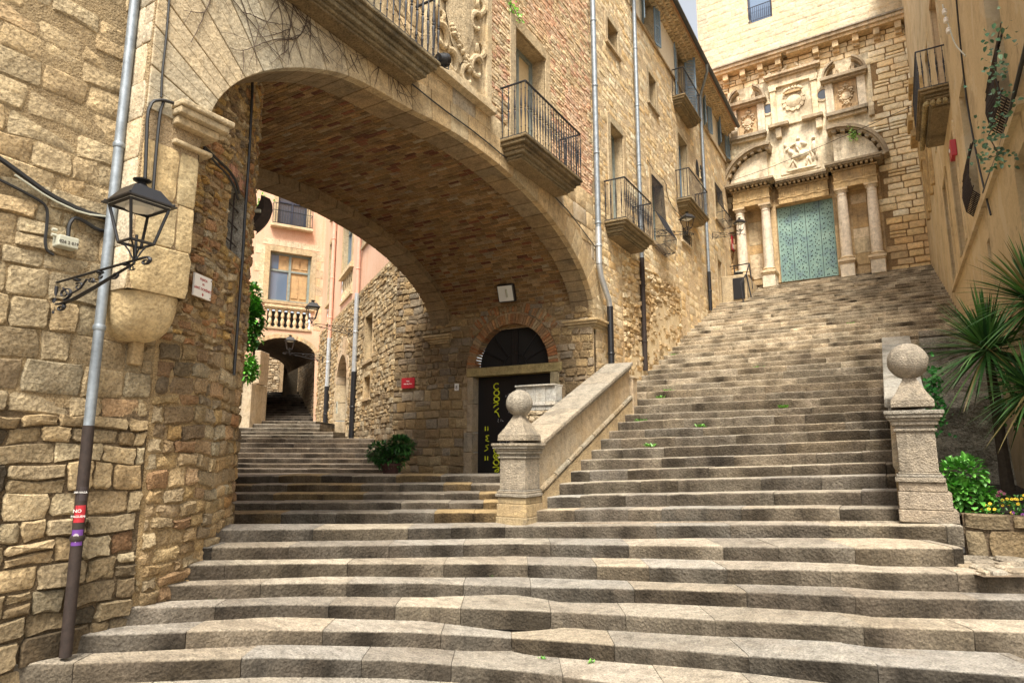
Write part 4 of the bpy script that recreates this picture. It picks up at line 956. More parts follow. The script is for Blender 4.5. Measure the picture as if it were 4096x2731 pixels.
# side aedicules with broken round pediments and cartouches
for sg, c0 in ((-1, -1.78), (1, 1.66)):
    m = MB(); a, b = c0-.64, c0+.64
    CH.box(m, a-.02, a+.24, 12.10, 13.22, 0, .16, (.68,.60,.48)); CH.box(m, b-.26, b, 12.10, 13.22, 0, .16, (.70,.62,.50)); CH.box(m, a+.26, b-.28, 12.10, 13.22, .03, .05, (.56,.40,.24))
    CH.box(m, a-.08, b+.06, 13.221, 13.30, 0, .28, (.42,.34,.24)); CH.box(m, a-.14, b+.12, 13.301, 13.42, 0, .38, (.36,.30,.22))
    CH.box(m, a-.05, b+.03, 11.93, 12.06, 0, .26, (.34,.29,.22)); CH.box(m, a, b-.02, 11.80, 11.929, 0, .18, (.52,.42,.28)); CH.box(m, b+.02, b+.2, 11.6, 11.95, 0, .2, (.56,.46,.32)) if sg > 0 else None
    m.build('aedicule', M['church'], ch, bevel=.008)
    segped(c0, 13.35, .60, .05, 1.12, .22, .13, False); segped(c0, 13.35, .60, pi-1.12, pi-.05, .22, .13, False)
    m = MB()
    for s2 in (-1, 1):
        m.tube([CH.P(c0+s2*(.28-.10*cos(q)), 13.60+.10*sin(q), .12) for q in [x*.5-.8 for x in range(8)]], .035, 6, (.58,.47,.33)); CH.box(m, c0+s2*.30-.05, c0+s2*.30+.05, 13.42, 13.75, 0, .18, (.58,.47,.33))
    CH.box(m, c0-.16, c0+.16, 13.42, 13.52, 0, .16, (.58,.47,.33))
    m.build('pediment_scroll', M['church'], ch)
    m = MB(); k3 = (.68,.56,.40); cz = 12.66
    m.lathe(CH.P(c0, cz-.04, .05), [(.15,0),(.14,.04),(.02,.07)], 16, CN, k3)
    for i in range(14):
        q = 2*pi*i/14; rx, rz = .20, .27; rad = .035+.012*(i % 3); m.lathe(CH.P(c0+rx*cos(q), cz+rz*sin(q), .05), [(rad,0),(rad*.9,.04),(rad*.3,.065)], 8, CN, k3)
    for (dx, dz, rad) in ((0,.36,.06),(-.07,.34,.045),(.07,.34,.045),(0,.44,.035),(-.2,.2,.05),(.2,.2,.05),(0,-.36,.05),(-.08,-.33,.04),(.08,-.33,.04),(-.14,-.38,.03),(.14,-.38,.03),(-.24,.05,.035),(.24,.05,.035)):
        m.lathe(CH.P(c0+dx, cz+dz, .05), [(rad,0),(rad*.9,.05),(rad*.3,.08)], 8, CN, k3)
    m.build('cartouche', M['church'], ch)
# crowning cornice on brackets, upper storey
m = MB(); k = (.62,.48,.30)
CH.box(m, CW0, -.35, 14.76, 14.88, 0, .42, k); CH.box(m, -.18, CW1, 14.76, 14.88, 0, .42, k); CH.box(m, CW0, CW1, 14.881, 15.0, 0, .50, (.60,.50,.36)); CH.box(m, CW0, CW1, 15.001, 15.07, 0, .56, (.36,.33,.28))
x = -3.9
while x < 3.8:
    if abs(x+.2) > .3:
        for (z0, z1, dd) in ((14.50,14.758,.34),(14.38,14.499,.20),(14.3,14.379,.08)): CH.box(m, x, x+.20, z0, z1, 0, dd, jit(k, .06))
    x += .66
m.build('cornice', M['church'], ch, bevel=.01)
TWN = CH.rect((2800+490/2.6133, -40/2.6133-30), (2800+757/2.6133, 170/2.6133)); TWN = (-1.53, -.62, 16.80, 18.6)
m = MB(); sheet(m, lambda s, t, d: CH.P(s, t, d+.0), (-3.56, 4.5), (15.0, 21.5), holes=[TWN], subs=4, col=(.74,.58,.38)); m.quad(CH.P(-3.56,15,0), CH.P(-3.56,15,-5), CH.P(-3.56,21.5,-5), CH.P(-3.56,21.5,0), (.6,.5,.36))
m.build('upper_backing', M['churchwall'], ch)
m = MB(); kt = keep_rects([TWN]); stones(m, CH.P, -3.555, 4.5, 15.07, 21.4, (.27,.30), (.40,.62), .006, .004, .001, lambda s, t: jit((.58,.51,.38) if s > -3.1 else (.50,.44,.34), .045, .02), push=push_rects([TWN]), keep=kt, seed=55, inset=.004, dvar=.3)
m.build('upper_storey', M['churchwall'], ch)
w_ = pane_window(ch, CH, TWN, .15, 0, pmat=M['skyglass'], fmat=M['navy'], mull=0, trans=0, fw=.07)
m = MB()
for i in range(12): x = TWN[0]+.05+(TWN[1]-TWN[0]-.1)*i/11; m.tube([CH.P(x, 16.82, .03), CH.P(x, 17.45, .03)], .012, 5)
m.tube([CH.P(TWN[0], 17.46, .03), CH.P(TWN[1], 17.46, .03)], .018, 6); m.tube([CH.P(TWN[0], 16.86, .03), CH.P(TWN[1], 16.86, .03)], .014, 6); m.build('window_rail', M['navy'], w_)
# ================================================================== BALUSTRADES with ball finials
def newel(par, x0, x1, y0, y1, zb, zt, ball_r, kc=(.34,.31,.26), lower=(.44,.34,.20), fh=1., fl=0.):
    m = MB(); z = zb
    for i, h in enumerate((.12, .17)): m.box(x0-.02+.01*i, x1+.02-.01*i+fl*(1-.35*i), y0-.02+.01*i, y1+.02, z, z+h-.003, jit(lower, .06)); z += h
    if zt-zb > .8:
        for i, h in enumerate((.09,)): m.box(x0, x1+fl*.4, y0, y1, z, z+h-.003, jit(lower, .06)); z += h
    for e, h in ((.025,.045),(.012,.03),(-.005,.02)): m.box(x0-e, x1+e, y0-e, y1, z, z+h-.001, jit(kc, .05)); z += h
    zc = zt-.17; m.box(x0+.02, x1-.02, y0+.02, y1, z, zc-.06, jit(kc, .05))
    m.box(x0, x1, y0, y1, zc-.059, zc-.03, kc); m.box(x0+.015, x1-.015, y0+.015, y1, zc-.029, zc, kc)
    for e, h in ((.015,.04),(.03,.03),(.055,.035),(.07,.04)): m.box(x0-e, x1+e, y0-e, y1+.02, zc+.001, zc+h, jit(kc, .04)); zc += h
    o = m.build('pedestal', M['newel'], par, bevel=.012)
    m = MB(); cx, cy = (x0+x1)/2, (y0+y1)/2; hw = (x1-x0)/2
    pr = [(hw*1.02,0),(hw*1.0,.08*fh),(hw*.96,.09*fh),(hw*.72,.17*fh),(hw*.5,.26*fh),(hw*.36,.32*fh),(hw*.30,.36*fh)]
    vs = []; 
    for r_, h in pr: vs += [(cx-r_, cy-r_, zt+.01+h), (cx+r_, cy-r_, zt+.01+h), (cx+r_, cy+r_, zt+.01+h), (cx-r_, cy+r_, zt+.01+h)]
    fs = [(i*4+k, i*4+(k+1) % 4, i*4+4+(k+1) % 4, i*4+4+k) for i in range(len(pr)-1) for k in range(4)]+[(3,2,1,0), tuple(len(pr)*4-4+k for k in range(4))]
    m.add(vs, fs, jit(kc, .04)); m.build('finial_base', M['newel'], par, bevel=.008)
    m = MB(); b = ball_r; zc = zt+.345*fh+b
    m.lathe((cx, cy, zc), [(max(.005, b*sin(pi*i/18.)), -b*cos(pi*i/18.)) for i in range(1, 18)], 28, col=kc)
    c_ = V((cx, cy, zc)); m.v = [tuple(c_+(V(p)-c_)*(1+.035*noise.noise(V(p)*9)+.02*noise.noise(V(p)*24))) for p in m.v]; m.build('ball', M['newel'], par)
bl = thing('stair_balustrade', (-4.6, 7.6, -1.0), 'grey stone balustrade with a ball on its newel, between the two flights of steps', 'balustrade')
newel(bl, -4.76, -4.32, 7.60, 8.04, -1.02, .10, .188)
def raking(par, xa, xb, y0, y1, z0, z1, zb0, zb1, side, kc=(.36,.32,.26), end=True):
    """sloping parapet from y0 to y1: coping top z0->z1, foot zb0->zb1"""
    m = MB(); n = 6
    for i in range(n):
        a, b = i/n, (i+1)/n; g = .004/(y1-y0)*1
        ya, yb = y0+(y1-y0)*(a+g), y0+(y1-y0)*(b-g); za, zb = z0+(z1-z0)*(a+g), z0+(z1-z0)*(b-g); k = jit(kc, .07)
        for (xo, t0, t1) in ((.07,-.07,0),(.04,-.13,-.071)):
            m.hexa([(xa-xo,ya,za+t0),(xb+xo,ya,za+t0),(xb+xo,yb,zb+t0),(xa-xo,yb,zb+t0),(xa-xo,ya,za+t1),(xb+xo,ya,za+t1),(xb+xo,yb,zb+t1),(xa-xo,yb,zb+t1)], k)
    m.build('coping', M['newel'], par, bevel=.014)
    m = MB(); n = 5
    for i in range(n):
        a, b = i/n, (i+1)/n; ya, yb = y0+(y1-y0)*a+.003, y0+(y1-y0)*b-.003; f = lambda q: (z0+(z1-z0)*q-.131, zb0+(zb1-zb0)*q)
        (ta, ba), (tb, bb) = f(a), f(b); m.hexa([(xa+.02,ya,ba),(xb-.02,ya,ba),(xb-.02,yb,bb),(xa+.02,yb,bb),(xa+.02,ya,ta),(xb-.02,ya,ta),(xb-.02,yb,tb),(xa+.02,yb,tb)], jit(mixt(kc, (.50,.38,.22), .35), .1))
    m.build('parapet_wall', M['ashlar'], par)
    m = MB(); n = 8   # roll moulding and rough plinth under it
    for sx, x in ((1, xb),(-1, xa)):
        for i in range(n):
            a, b = i/n, (i+1)/n; P = lambda q, dz: (x+sx*.0, y0+(y1-y0)*q, zb0+(zb1-zb0)*q+dz)
            m.tube([P(a+.003,.02), P(b-.003,.02)], .045, 8, jit((.48,.43,.34), .05)); m.tube([P(a+.003,-.05), P(b-.003,-.05)], .022, 6, jit((.52,.45,.34), .05))
        m.build('roll_moulding', M['ashlar'], par)
    m = MB(); k = (.46,.36,.22)
    m.hexa([(xa-.03,y0,zb0-.75),(xb+.03,y0,zb0-.75),(xb+.03,y1,zb1-.55),(xa-.03,y1,zb1-.55),(xa-.03,y0,zb0-.04),(xb+.03,y0,zb0-.04),(xb+.03,y1,zb1-.04),(xa-.03,y1,zb1-.04)], k)
    m.build('plinth', M['rubble'], par)
raking(bl, -4.77, -4.35, 8.05, 11.75, .12, 1.66, -.60, .96, 1)
m = MB(); m.box(-4.82, -4.30, 11.76, 11.98, .3, 1.34, (.42,.34,.24)); m.box(-4.85, -4.27, 11.75, 12.02, 1.341, 1.38, (.46,.38,.27)); m.build('end_post', M['ashlar'], bl, bevel=.012)
# low parapet closing the landing in front of the house corner
pw = MB(); k = (.42,.41,.38)
y0 = 9.6; x0 = ony(1900+283/1.7422, 1200+597/1.7422, y0); x1 = ony(1900+810/1.7422, 1200+548/1.7422, y0)
for (a, b, e, kk) in ((0,.03,.04,k),(.031,.30,.0,k),(.301,.36,.035,(.5,.48,.44)),(.361,.44,.01,k)): 
    n = 4
    for i in range(n):
        xa, xb = x0.x+(-4.87-x0.x)*i/n+.002, x0.x+(-4.87-x0.x)*(i+1)/n-.002; pw.box(xa, xb, y0-e, y0+.25+e, 1.13-b+0, 1.13-a, jit(kk, .05))
o = pw.build('landing_parapet', M['ashlar'], None, bevel=.008); tag(o, 'grey stone parapet behind the ball of the left newel, in front of the arched door', 'wall')
off_ = x0.z-1.13
for v_ in o.data.vertices: v_.co.z += off_
m = MB(); stones(m, Fr((0, y0, 0), (1,0,0), (0,-1,0)).P, x0.x+.02, -4.88, -.5, x0.z-.45, (.08,.14), (.08,.2), .03, .006, .02, lambda s, t: jit((.50,.42,.30), .15), seed=66); m.box(x0.x+.03, -4.89, y0+.0, y0+.2, -.6, x0.z-.445, (.35,.28,.18)); m.build('rubble_base', M['rubble'], o)
br_ = thing('garden_balustrade', (.18, 7.6, -.72), 'rough grey stone pier with a ball beside the planting, foot of the right balustrade', 'balustrade')
newel(br_, -.04, .33, 7.50, 7.90, -.70, .40, .185, kc=(.33,.295,.245), lower=(.36,.31,.25), fh=.87, fl=.08)
raking(br_, -.03, .22, 7.93, 12.0, .50, 1.80, -.2, 1.05, -1, kc=(.40,.38,.34))
# ================================================================== GARDEN POCKET on the right
rw = thing('retaining_wall', (1.5, 12.3, .5), 'dark mossy retaining wall with a moulded parapet behind the yuccas', 'wall')
m = MB(); k = (.33,.30,.25)
for (a, b, e) in ((0,.10,.06),(.10,.13,.02),(.13,.30,.09),(.30,.37,.05),(.37,.95,0),(.95,1.02,.03)): m.box(.42, 4.5, 12.3-e, 12.55, 1.90-b, 1.90-a-.002, jit(k, .08))
m.build('parapet', M['darkstone'], rw, bevel=.012)
m = MB(); nx_, nz_ = 44, 20; vs = []
for j in range(nz_+1):
    for i in range(nx_+1):
        x = .40+4.2*i/nx_; z = -.75+1.62*j/nz_; n_ = noise.noise(V((x*1.7, z*2.1, 1)))*.22+noise.noise(V((x*6, z*6, 3)))*.07+noise.noise(V((x*15, z*15, 3)))*.025
        vs.append((x, 12.10-n_-.25*(1-j/nz_), z))
m.add(vs, [(j*(nx_+1)+i, j*(nx_+1)+i+1, (j+1)*(nx_+1)+i+1, (j+1)*(nx_+1)+i) for j in range(nz_) for i in range(nx_)], (.30,.28,.23), True); m.build('rock_face', M['rock'], rw)
m = MB(); m.quad((.38,7.7,-.63), (3,7.7,-.63), (3,12.3,-.50), (.38,12.3,-.50)); gs = m.build('garden_soil', M['soil'], kind='structure')
m = MB(); stones(m, Fr((0,7.62,0),(1,0,0),(0,-1,0)).P, .46, 2.6, -1.05, -.60, (.28,.42), (.35,.7), .05, .012, .02, lambda s, t: jit((.24,.19,.12), .2), seed=71); m.box(.46, 2.6, 7.63, 7.80, -1.05, -.615, (.16,.12,.08))
o = m.build('planting_bed_kerb', M['wall'], None); tag(o, 'low dark stone kerb in front of the pansies at the right edge', 'kerb')
mb = MB(); stones(mb, lambda s, t, d: HEAD*t+SIDE*s+V((0,0,-1.01+d)), 3.85, 7.5, 5.45, 6.3, (.10,.2), (.12,.3), .03, .008, .02, lambda s, t: jit((.36,.31,.24), .2), seed=72, keep=lambda s, t: (HEAD*t+SIDE*s).y < 7.6)
mb.quad(HEAD*5.4+SIDE*3.8+V((0,0,-1.015)), HEAD*5.4+SIDE*8+V((0,0,-1.015)), HEAD*6.6+SIDE*8+V((0,0,-1.015)), HEAD*6.6+SIDE*3.8+V((0,0,-1.015)), (.22,.17,.12)); mb.build('cobbled_path', M['step'], kind='structure')
# plants
def leafcard(m, p, d, up, l, w, col, fold=.25, droop=.2):
    d = V(d).normalized(); sd_ = d.cross(V(up)); sd_ = sd_.normalized() if sd_.length > 1e-4 else d.orthogonal(); n_ = sd_.cross(d); p = V(p)
    a = p; b = p+d*l*.35; c = p+d*l*.7-n_*0-V((0,0,droop*l*.2)); e = p+d*l-V((0,0,droop*l*.5))
    m.add([a, b-sd_*w*.5+n_*w*fold, b, b+sd_*w*.5+n_*w*fold, c-sd_*w*.4+n_*w*fold*.7, c, c+sd_*w*.4+n_*w*fold*.7, e], [(0,2,1),(0,3,2),(1,2,5,4),(2,3,6,5),(4,5,7),(5,6,7)], col, True)
def rdir(rr, zb=.0):
    while True:
        v = V((rr.uniform(-1,1), rr.uniform(-1,1), rr.uniform(-1,1)))
        if .1 < v.length < 1: v.normalize(); v.z += zb; return v.normalized()
LG = [(.05,.16,.03),(.07,.21,.04),(.035,.11,.025),(.10,.27,.05),(.13,.33,.06)]
def bush(name, c, rx, ry, rz, n, l, w, lab, cat, seed, pal=LG, potted=None, group=None, lobes=7, stem=True):
    c = V(c); rr = random.Random(seed); t_ = thing(name, (c.x, c.y, c.z-rz), lab, cat, group); m = MB(); lb_ = []
    for i in range(lobes): d = rdir(rr); lb_.append((V((d.x*rx*.6, d.y*ry*.6, d.z*rz*.55)), rr.uniform(.4, .62)))
    for i in range(n):
        q, k = rr.choice(lb_); d = rdir(rr, .15); r_ = rr.uniform(.55, 1)**.5*k; p = c+q+V((d.x*rx*r_, d.y*ry*r_, d.z*rz*r_)); dd = (d+rdir(rr)*.7); leafcard(m, p, dd, (0,0,1), l*rr.uniform(.6,1.25), w*rr.uniform(.7,1.2), jit(rr.choice(pal), .2))
    m.build('foliage', M['leaf'], t_)
    if stem:
        m = MB()
        for i in range(9): d = rdir(rr, .4); m.tube([c-V((0,0,rz*1.1)), c-V((0,0,rz*.4))+V((d.x*rx*.2,d.y*ry*.2,0)), c+V((d.x*rx*.6, d.y*ry*.6, d.z*rz*.4))], [.012,.009,.004], 5)
        m.build('stems', M['twig'], t_)
    if potted:
        m = MB(); r0, h = potted; m.lathe((c.x, c.y, c.z-rz-h*.6), [(r0*.7,0),(r0*.95,h*.8),(r0*1.05,h*.82),(r0*1.05,h),(r0*.9,h),(r0*.88,h*.9)], 16); m.build('pot', M['pot'], t_)
    return t_
pb = ond(1565, 1800, 13.0)
bush('potted_shrub', pb, .48, .42, .36, 2000, .10, .045, 'dark green leafy shrub in a pot at the corner of the side street steps', 'shrub', 1, pal=[(.03,.10,.02),(.05,.16,.03),(.06,.20,.035),(.02,.07,.015)], potted=(.19,.26))
bush('climbing_plant', ond(1003, 1275, 15.), .26, .26, .78, 1100, .14, .11, 'glossy green creeper hanging beside the corner of the left building, the upper clump', 'climbing plant', 2, pal=[(.05,.19,.02),(.09,.30,.03),(.03,.12,.02),(.14,.38,.05)], stem=False, lobes=10)
bush('climbing_plant', ond(985, 1475, 15.), .24, .24, .34, 520, .12, .07, 'bright green leafy plant on the stone post, the lower clump', 'climbing plant', 3, pal=[(.13,.40,.04),(.09,.30,.03),(.16,.45,.06)], stem=False)
g1_ = ony(3872, 1955, 8.05); bush('leafy_plant', g1_, .24, .18, .30, 900, .085, .06, 'bright green leafy plant in a pot right of the stone pier', 'plant', 4, pal=[(.08,.28,.03),(.12,.36,.05),(.06,.20,.03),(.16,.42,.08)], potted=(.12,.16))
# pansies
PC = [(.75,.50,.02),(.12,.01,.04),(.75,.50,.02),(.25,.05,.28)]
for i, (x, y, c_) in enumerate([(3960,2030,0),(4040,2010,0),(3905,2000,1),(4000,1975,1),(4075,1985,2),(3925,2055,0),(4085,2045,3),(4130,2010,0),(3985,2065,2),(4060,2070,0)]):
    p = ony(x, y, 7.95+.04*(i % 3)); rr = random.Random(50+i); lab = ['yellow pansies','dark maroon pansies','yellow pansies','violet pansies'][c_]+' in the bed at the right edge of the photo'
    t_ = thing('pansy_plant', (p.x, p.y, -.5), lab, 'flowers', 'pansies in the raised bed'); t_.pop('label'); t_['label'] = lab
    m = MB()
    for j in range(90): d = rdir(rr, .3); q = V((p.x, p.y, p.z-.07))+V((d.x*.07,d.y*.06,d.z*.07)); leafcard(m, q, d+rdir(rr)*.5, (0,0,1), .035, .018, jit(rr.choice(LG[1:]), .2))
    m.tube([(p.x,p.y,-.52),(p.x,p.y,p.z-.05)], .008, 5, (.08,.2,.03)); m.build('foliage', M['leaf'], t_)
    m = MB()
    for j in range(5):
        q = V((p.x+rr.uniform(-.07,.07), p.y-.04+rr.uniform(-.04,.02), p.z+rr.uniform(-.03,.05))); f = V((rr.uniform(-.4,.2), -1, rr.uniform(.2,.6))).normalized(); e1 = f.orthogonal().normalized(); e2 = f.cross(e1)
        for k_ in range(5):
            a = 2*pi*k_/5; d = e1*cos(a)+e2*sin(a); s_ = f.cross(d); L = .017
            m.add([q, q+d*L*.6+s_*L*.45+f*.002, q+d*L, q+d*L*.6-s_*L*.45+f*.002], [(0,1,2,3)], jit(PC[c_], .12))
        m.lathe(q+f*.002, [(.004,0),(.001,.003)], 6, f, (.02,.01,.01))
    m.build('flowers', M['petal'], t_)
# yuccas
def yucca(c, n, L, lab, seed, base, tilt=(0,0)):
    rr = random.Random(seed); c = V(c); t_ = thing('yucca', (base[0], base[1], base[2]), lab, 'plant'); m = MB()
    b = V(base); pts = [b.lerp(c, i/6.)+V((noise.noise(V((i,seed,0)))*.04, 0, 0)) for i in range(7)]; m.tube(pts, [.075,.065,.06,.055,.055,.05,.04], 9); m.build('trunk', M['trunk'], t_)
    m = MB()
    for i in range(n):
        az = rr.uniform(0, 2*pi); el = radians(rr.choice([rr.uniform(35,88), rr.uniform(5,55), rr.uniform(-50,10)])); l = L*rr.uniform(.72,1.08); d = V((cos(az)*cos(el)+tilt[0], sin(az)*cos(el)+tilt[1], sin(el))).normalized()
        sd_ = d.cross(V((0,0,1))); sd_ = sd_.normalized() if sd_.length > .01 else V((1,0,0)); N_ = 7; vs = []; w = .036*rr.uniform(.8,1.2); dry = rr.random() < .05; col = jit((.30,.25,.10), .2) if dry else jit(rr.choice([(.04,.12,.03),(.06,.19,.045),(.10,.26,.06),(.03,.09,.03),(.14,.30,.08)]), .2)
        for k_ in range(N_+1):
            f = k_/N_; p = c+V((0,0,rr.uniform(-.002,.002)))+d*l*f-V((0,0,1))*(l*.28*f**2.4*(1-abs(sin(el))*.6)); ww = w*(1-f**2.2)*(.55+.45*min(1, f*5)); up = sd_.cross(d)*-1
            vs += [p-sd_*ww*.5+up*ww*.16, p, p+sd_*ww*.5+up*ww*.16]
        m.add(vs, [(k_*3+j, k_*3+j+1, k_*3+j+4, k_*3+j+3) for k_ in range(N_) for j in range(2)], col, True)
    m.build('leaves', M['leaf'], t_)
yc = ony(3950, 1400, 9.6); yucca(yc, 260, .95, 'spiky yucca standing in front of the mossy retaining wall, its whole crown in view', 1, (yc.x+.03, yc.y, -.48))
yc = ony(4150, 1210, 9.0); yucca(yc, 200, .9, 'yucca cut by the right edge of the photo, the higher crown', 2, (yc.x+.12, yc.y, -.48), (-.15,0))
yc = ony(4130, 1560, 8.8); yucca(yc, 150, .75, 'yucca cut by the right edge of the photo, the lower crown', 3, (yc.x+.05, yc.y, -.48), (-.1,0))
# ivy on the wall beside the balustrade
def ivy(pts, n, l, lab, seed, sx=.1, sz=.1, pal=LG, nm='ivy', cat='ivy'):
    rr = random.Random(seed); t_ = thing(nm, pts[0], lab, cat); m = MB()
    for i in range(n):
        k_ = rr.uniform(0, len(pts)-1.001); j = int(k_); p = V(pts[j]).lerp(V(pts[j+1]), k_-j)+V((rr.gauss(0,sx*.5), rr.gauss(0,sx*.3), rr.gauss(0,sz*.5))); leafcard(m, p, rdir(rr)+V((0,-.5,-.3)), (0,-1,.3), l*rr.uniform(.6,1.3), l*.8, jit(rr.choice(pal), .25))
    m.build('foliage', M['leaf'], t_)
    m = MB(); m.tube([V(p)+V((0,.02,0)) for p in pts], .006, 5); m.build('stem', M['twig'], t_)
ivy([ony(3725,1470,9.6), ony(3740,1600,9.6), ony(3750,1700,9.6)], 260, .05, 'ivy hanging down right of the ball on the garden pier', 11, .12, .2, pal=[(.02,.11,.02),(.04,.20,.04),(.06,.26,.05)])
ivy([ony(4050,1470,10.2), ony(4060,1560,10.2), ony(4070,1680,10.2)], 260, .055, 'ivy under the yuccas on the mossy wall', 12, .25, .2, pal=[(.03,.14,.02),(.05,.22,.04),(.07,.28,.05)])
# ================================================================== OCHRE BUILDING on the right
ob = thing('ochre_building', (1.4, 16, 2.5), 'peeling ochre plastered building on the right side of the stairs with brown shutters', 'building')
def orect(x0, y0, x1, y1): return OC.rect((x0, y0), (x1, y1))
def oq(pxs, zlo=None):   # opening from two jamb pixels (near s from right px, far s from left px)
    pass
a_ = lambda x, y: OC.px(x, y)
OW = []
def opening(xf, yt_f, xn, yb_n, yb=None):
    f = a_(xf, yt_f); n_ = a_(xn, yb_n); return f, n_
# lower openings: door by the stairs, its tall neighbour, the boarded window, small hole; upper ones are under the balcony and at the frame edge
s_d1 = (a_(3828,1098)[0], a_(3770,745)[0])
ops = {'door_far':(16.45,17.4,3.6,6.0,'brown'), 'door_mid':(14.1,15.2,3.8,6.0,'brown'), 'win_mid':(11.75,12.8,3.85,6.0,'void'), 'win_up':(14.3,15.6,6.95,9.5,'orange'), 'win_up_far':(17.0,18.0,7.2,9.6,'brown'),
       'win_near':(8.5,9.4,3.8,6.2,'void'), 'hole':(11.4,11.72,2.78,3.08,'void'), 'win_low':(7.6,8.9,1.5,3.2,'void')}
hl3 = [v[:4] for v in ops.values()]
m = MB(); 
def OF(s, t, d): return OC.P(s, t, d)
sheet(m, OF, (6.6, 13.2), (-.8, 9.6), holes=hl3, low=lambda s: -.6 if s < 12.3 else stairz(s)-.6, subs=.8)
sheet(m, OF, (13.2, 24.75), (-.8, 17.0), holes=hl3, low=lambda s: -.6 if s < 12.3 else stairz(s)-.6, subs=.8)
for (a, b, h) in ((6.6,13.2,9.6),(13.2,24.75,17.)): m.quad(OC.P(a,-1,0), OC.P(a,h,0), OC.P(a,h,-6), OC.P(a,-1,-6)); m.quad(OC.P(a,h,.0), OC.P(b,h,.0), OC.P(b,h,-7), OC.P(a,h,-7)); m.quad(OC.P(b,h-7,-6), OC.P(b,h,-6), OC.P(b,h,0), OC.P(b,h-7,0))
m.build('wall', M['ochre'], ob)
for k_, (a, b, c, d, mt) in ops.items():
    w_ = pane_window(ob, OC, (a, b, c, d), .16, 0 if mt in ('void',) or k_ == 'win_top_near' else .14, .03, smat=M['ochre'], pmat=M[mt], sill=False, name='doorway' if 'door' in k_ else 'window')
    if mt in ('brown',):
        mm = MB(); n = int((d-c)/.07)
        for i in range(n): OC.box(mm, a+.04, b-.04, c+.04+i*.07, c+.04+i*.07+.045, -.155, -.13)
        mm.build('slats', M['brown'], w_)
    if mt == 'orange':
        mm = MB(); n = int((d-c)/.06)
        for i in range(n): OC.box(mm, a+.04, b-.04, c+.04+i*.06, c+.04+i*.06+.03, -.155, -.14)
        mm.build('slats', M['orange'], w_)
for (a, b, c, d) in ((11.75,12.8,3.85,4.75),(8.5,9.4,3.8,4.65)):   # bellied rusty grates over the lower half
    mm = MB(); n = 13
    for i in range(n+1): x = a+(b-a)*i/n; mm.tube([OC.P(x, d, .0), OC.P(x, d-.15, .07), OC.P(x, (c+d)/2-.1, .12), OC.P(x, c+.1, .09), OC.P(x, c, .0)], .010, 5)
    for i in range(8): z = c+.06+(d-c-.1)*i/7; mm.tube([OC.P(a, z, .04+.07*sin(pi*i/7)), OC.P(b, z, .04+.07*sin(pi*i/7))], .008, 4)
    mm.build('rusty_grate', M['rust'], ob)
m = MB()  # raking moulding above the stair line and cornice
pa, pb_ = a_(3400+505/1.2055, 1410/1.2055), a_(3400+839/1.2055, 500/1.2055)
m.hexa([OC.P(pa[0],pa[1],-.01),OC.P(pb_[0],pb_[1],-.01),OC.P(pb_[0],pb_[1],.06),OC.P(pa[0],pa[1],.06),OC.P(pa[0],pa[1]+.09,-.01),OC.P(pb_[0],pb_[1]+.09,-.01),OC.P(pb_[0],pb_[1]+.09,.06),OC.P(pa[0],pa[1]+.09,.06)]); m.build('moulding', M['ochre'], ob)
k = (.50,.36,.18)
for s_ in (19.9, 22.2):
    m = MB()
    for (z0, z1, e) in ((9.3,9.5,.30),(9.5,9.8,.22),(9.8,10.0,.34),(8.5,9.3,.12)): OC.box(m, s_-.5, s_+.5, z0, z1-.002, 0, e, k)
    for sg in (-.38,.38): OC.box(m, s_+sg-.1, s_+sg+.1, 6.9, 8.5, .002, .09, k)
    m.build('window_hood', M['church'], ob, bevel=.01)
m = MB()
for (z0, z1, e) in ((16.4,16.6,.25),(16.6,16.8,.4),(16.8,17.0,.55)): OC.box(m, 13.25, 24.7, z0, z1-.002, 0.001, e, k)
m.build('cornice', M['church'], ob, bevel=.01)
bo = balcony(ob, 13.98, 16.32, 6.92, .50, .80, F=OC, n=16, thick=.34, side=4, label='ornate balcony over the stairs')
m = MB()
for i in range(18):
    p = OC.P(14.1+i*.125, 6.60, .40); m.lathe(p, [(.02,-.05),(.05,-.02),(.05,.03),(.02,.06)], 7, col=(.32,.26,.14))
for i in range(4):
    p = OC.P(14.05, 6.60, .08+i*.1); m.lathe(p, [(.02,-.05),(.05,-.02),(.05,.03),(.02,.06)], 7, col=(.32,.26,.14))
m.build('carved_frieze', M['darkstone'], bo)
p0 = a_(3825,600); m = MB(); OC.box(m, p0[0]-.16, p0[0]+.16, p0[1]-.16, p0[1]+.16, .002, .10); ar = m.build('alarm_box', M['red'], None, bevel=.012); tag(ar, 'red alarm box on the ochre wall below the balcony', 'alarm')
m = MB(); OC.box(m, p0[0]-.03, p0[0]+.03, p0[1]-.03, p0[1]+.03, .10, .115); m.build('alarm_lamp', M['white'], ar)
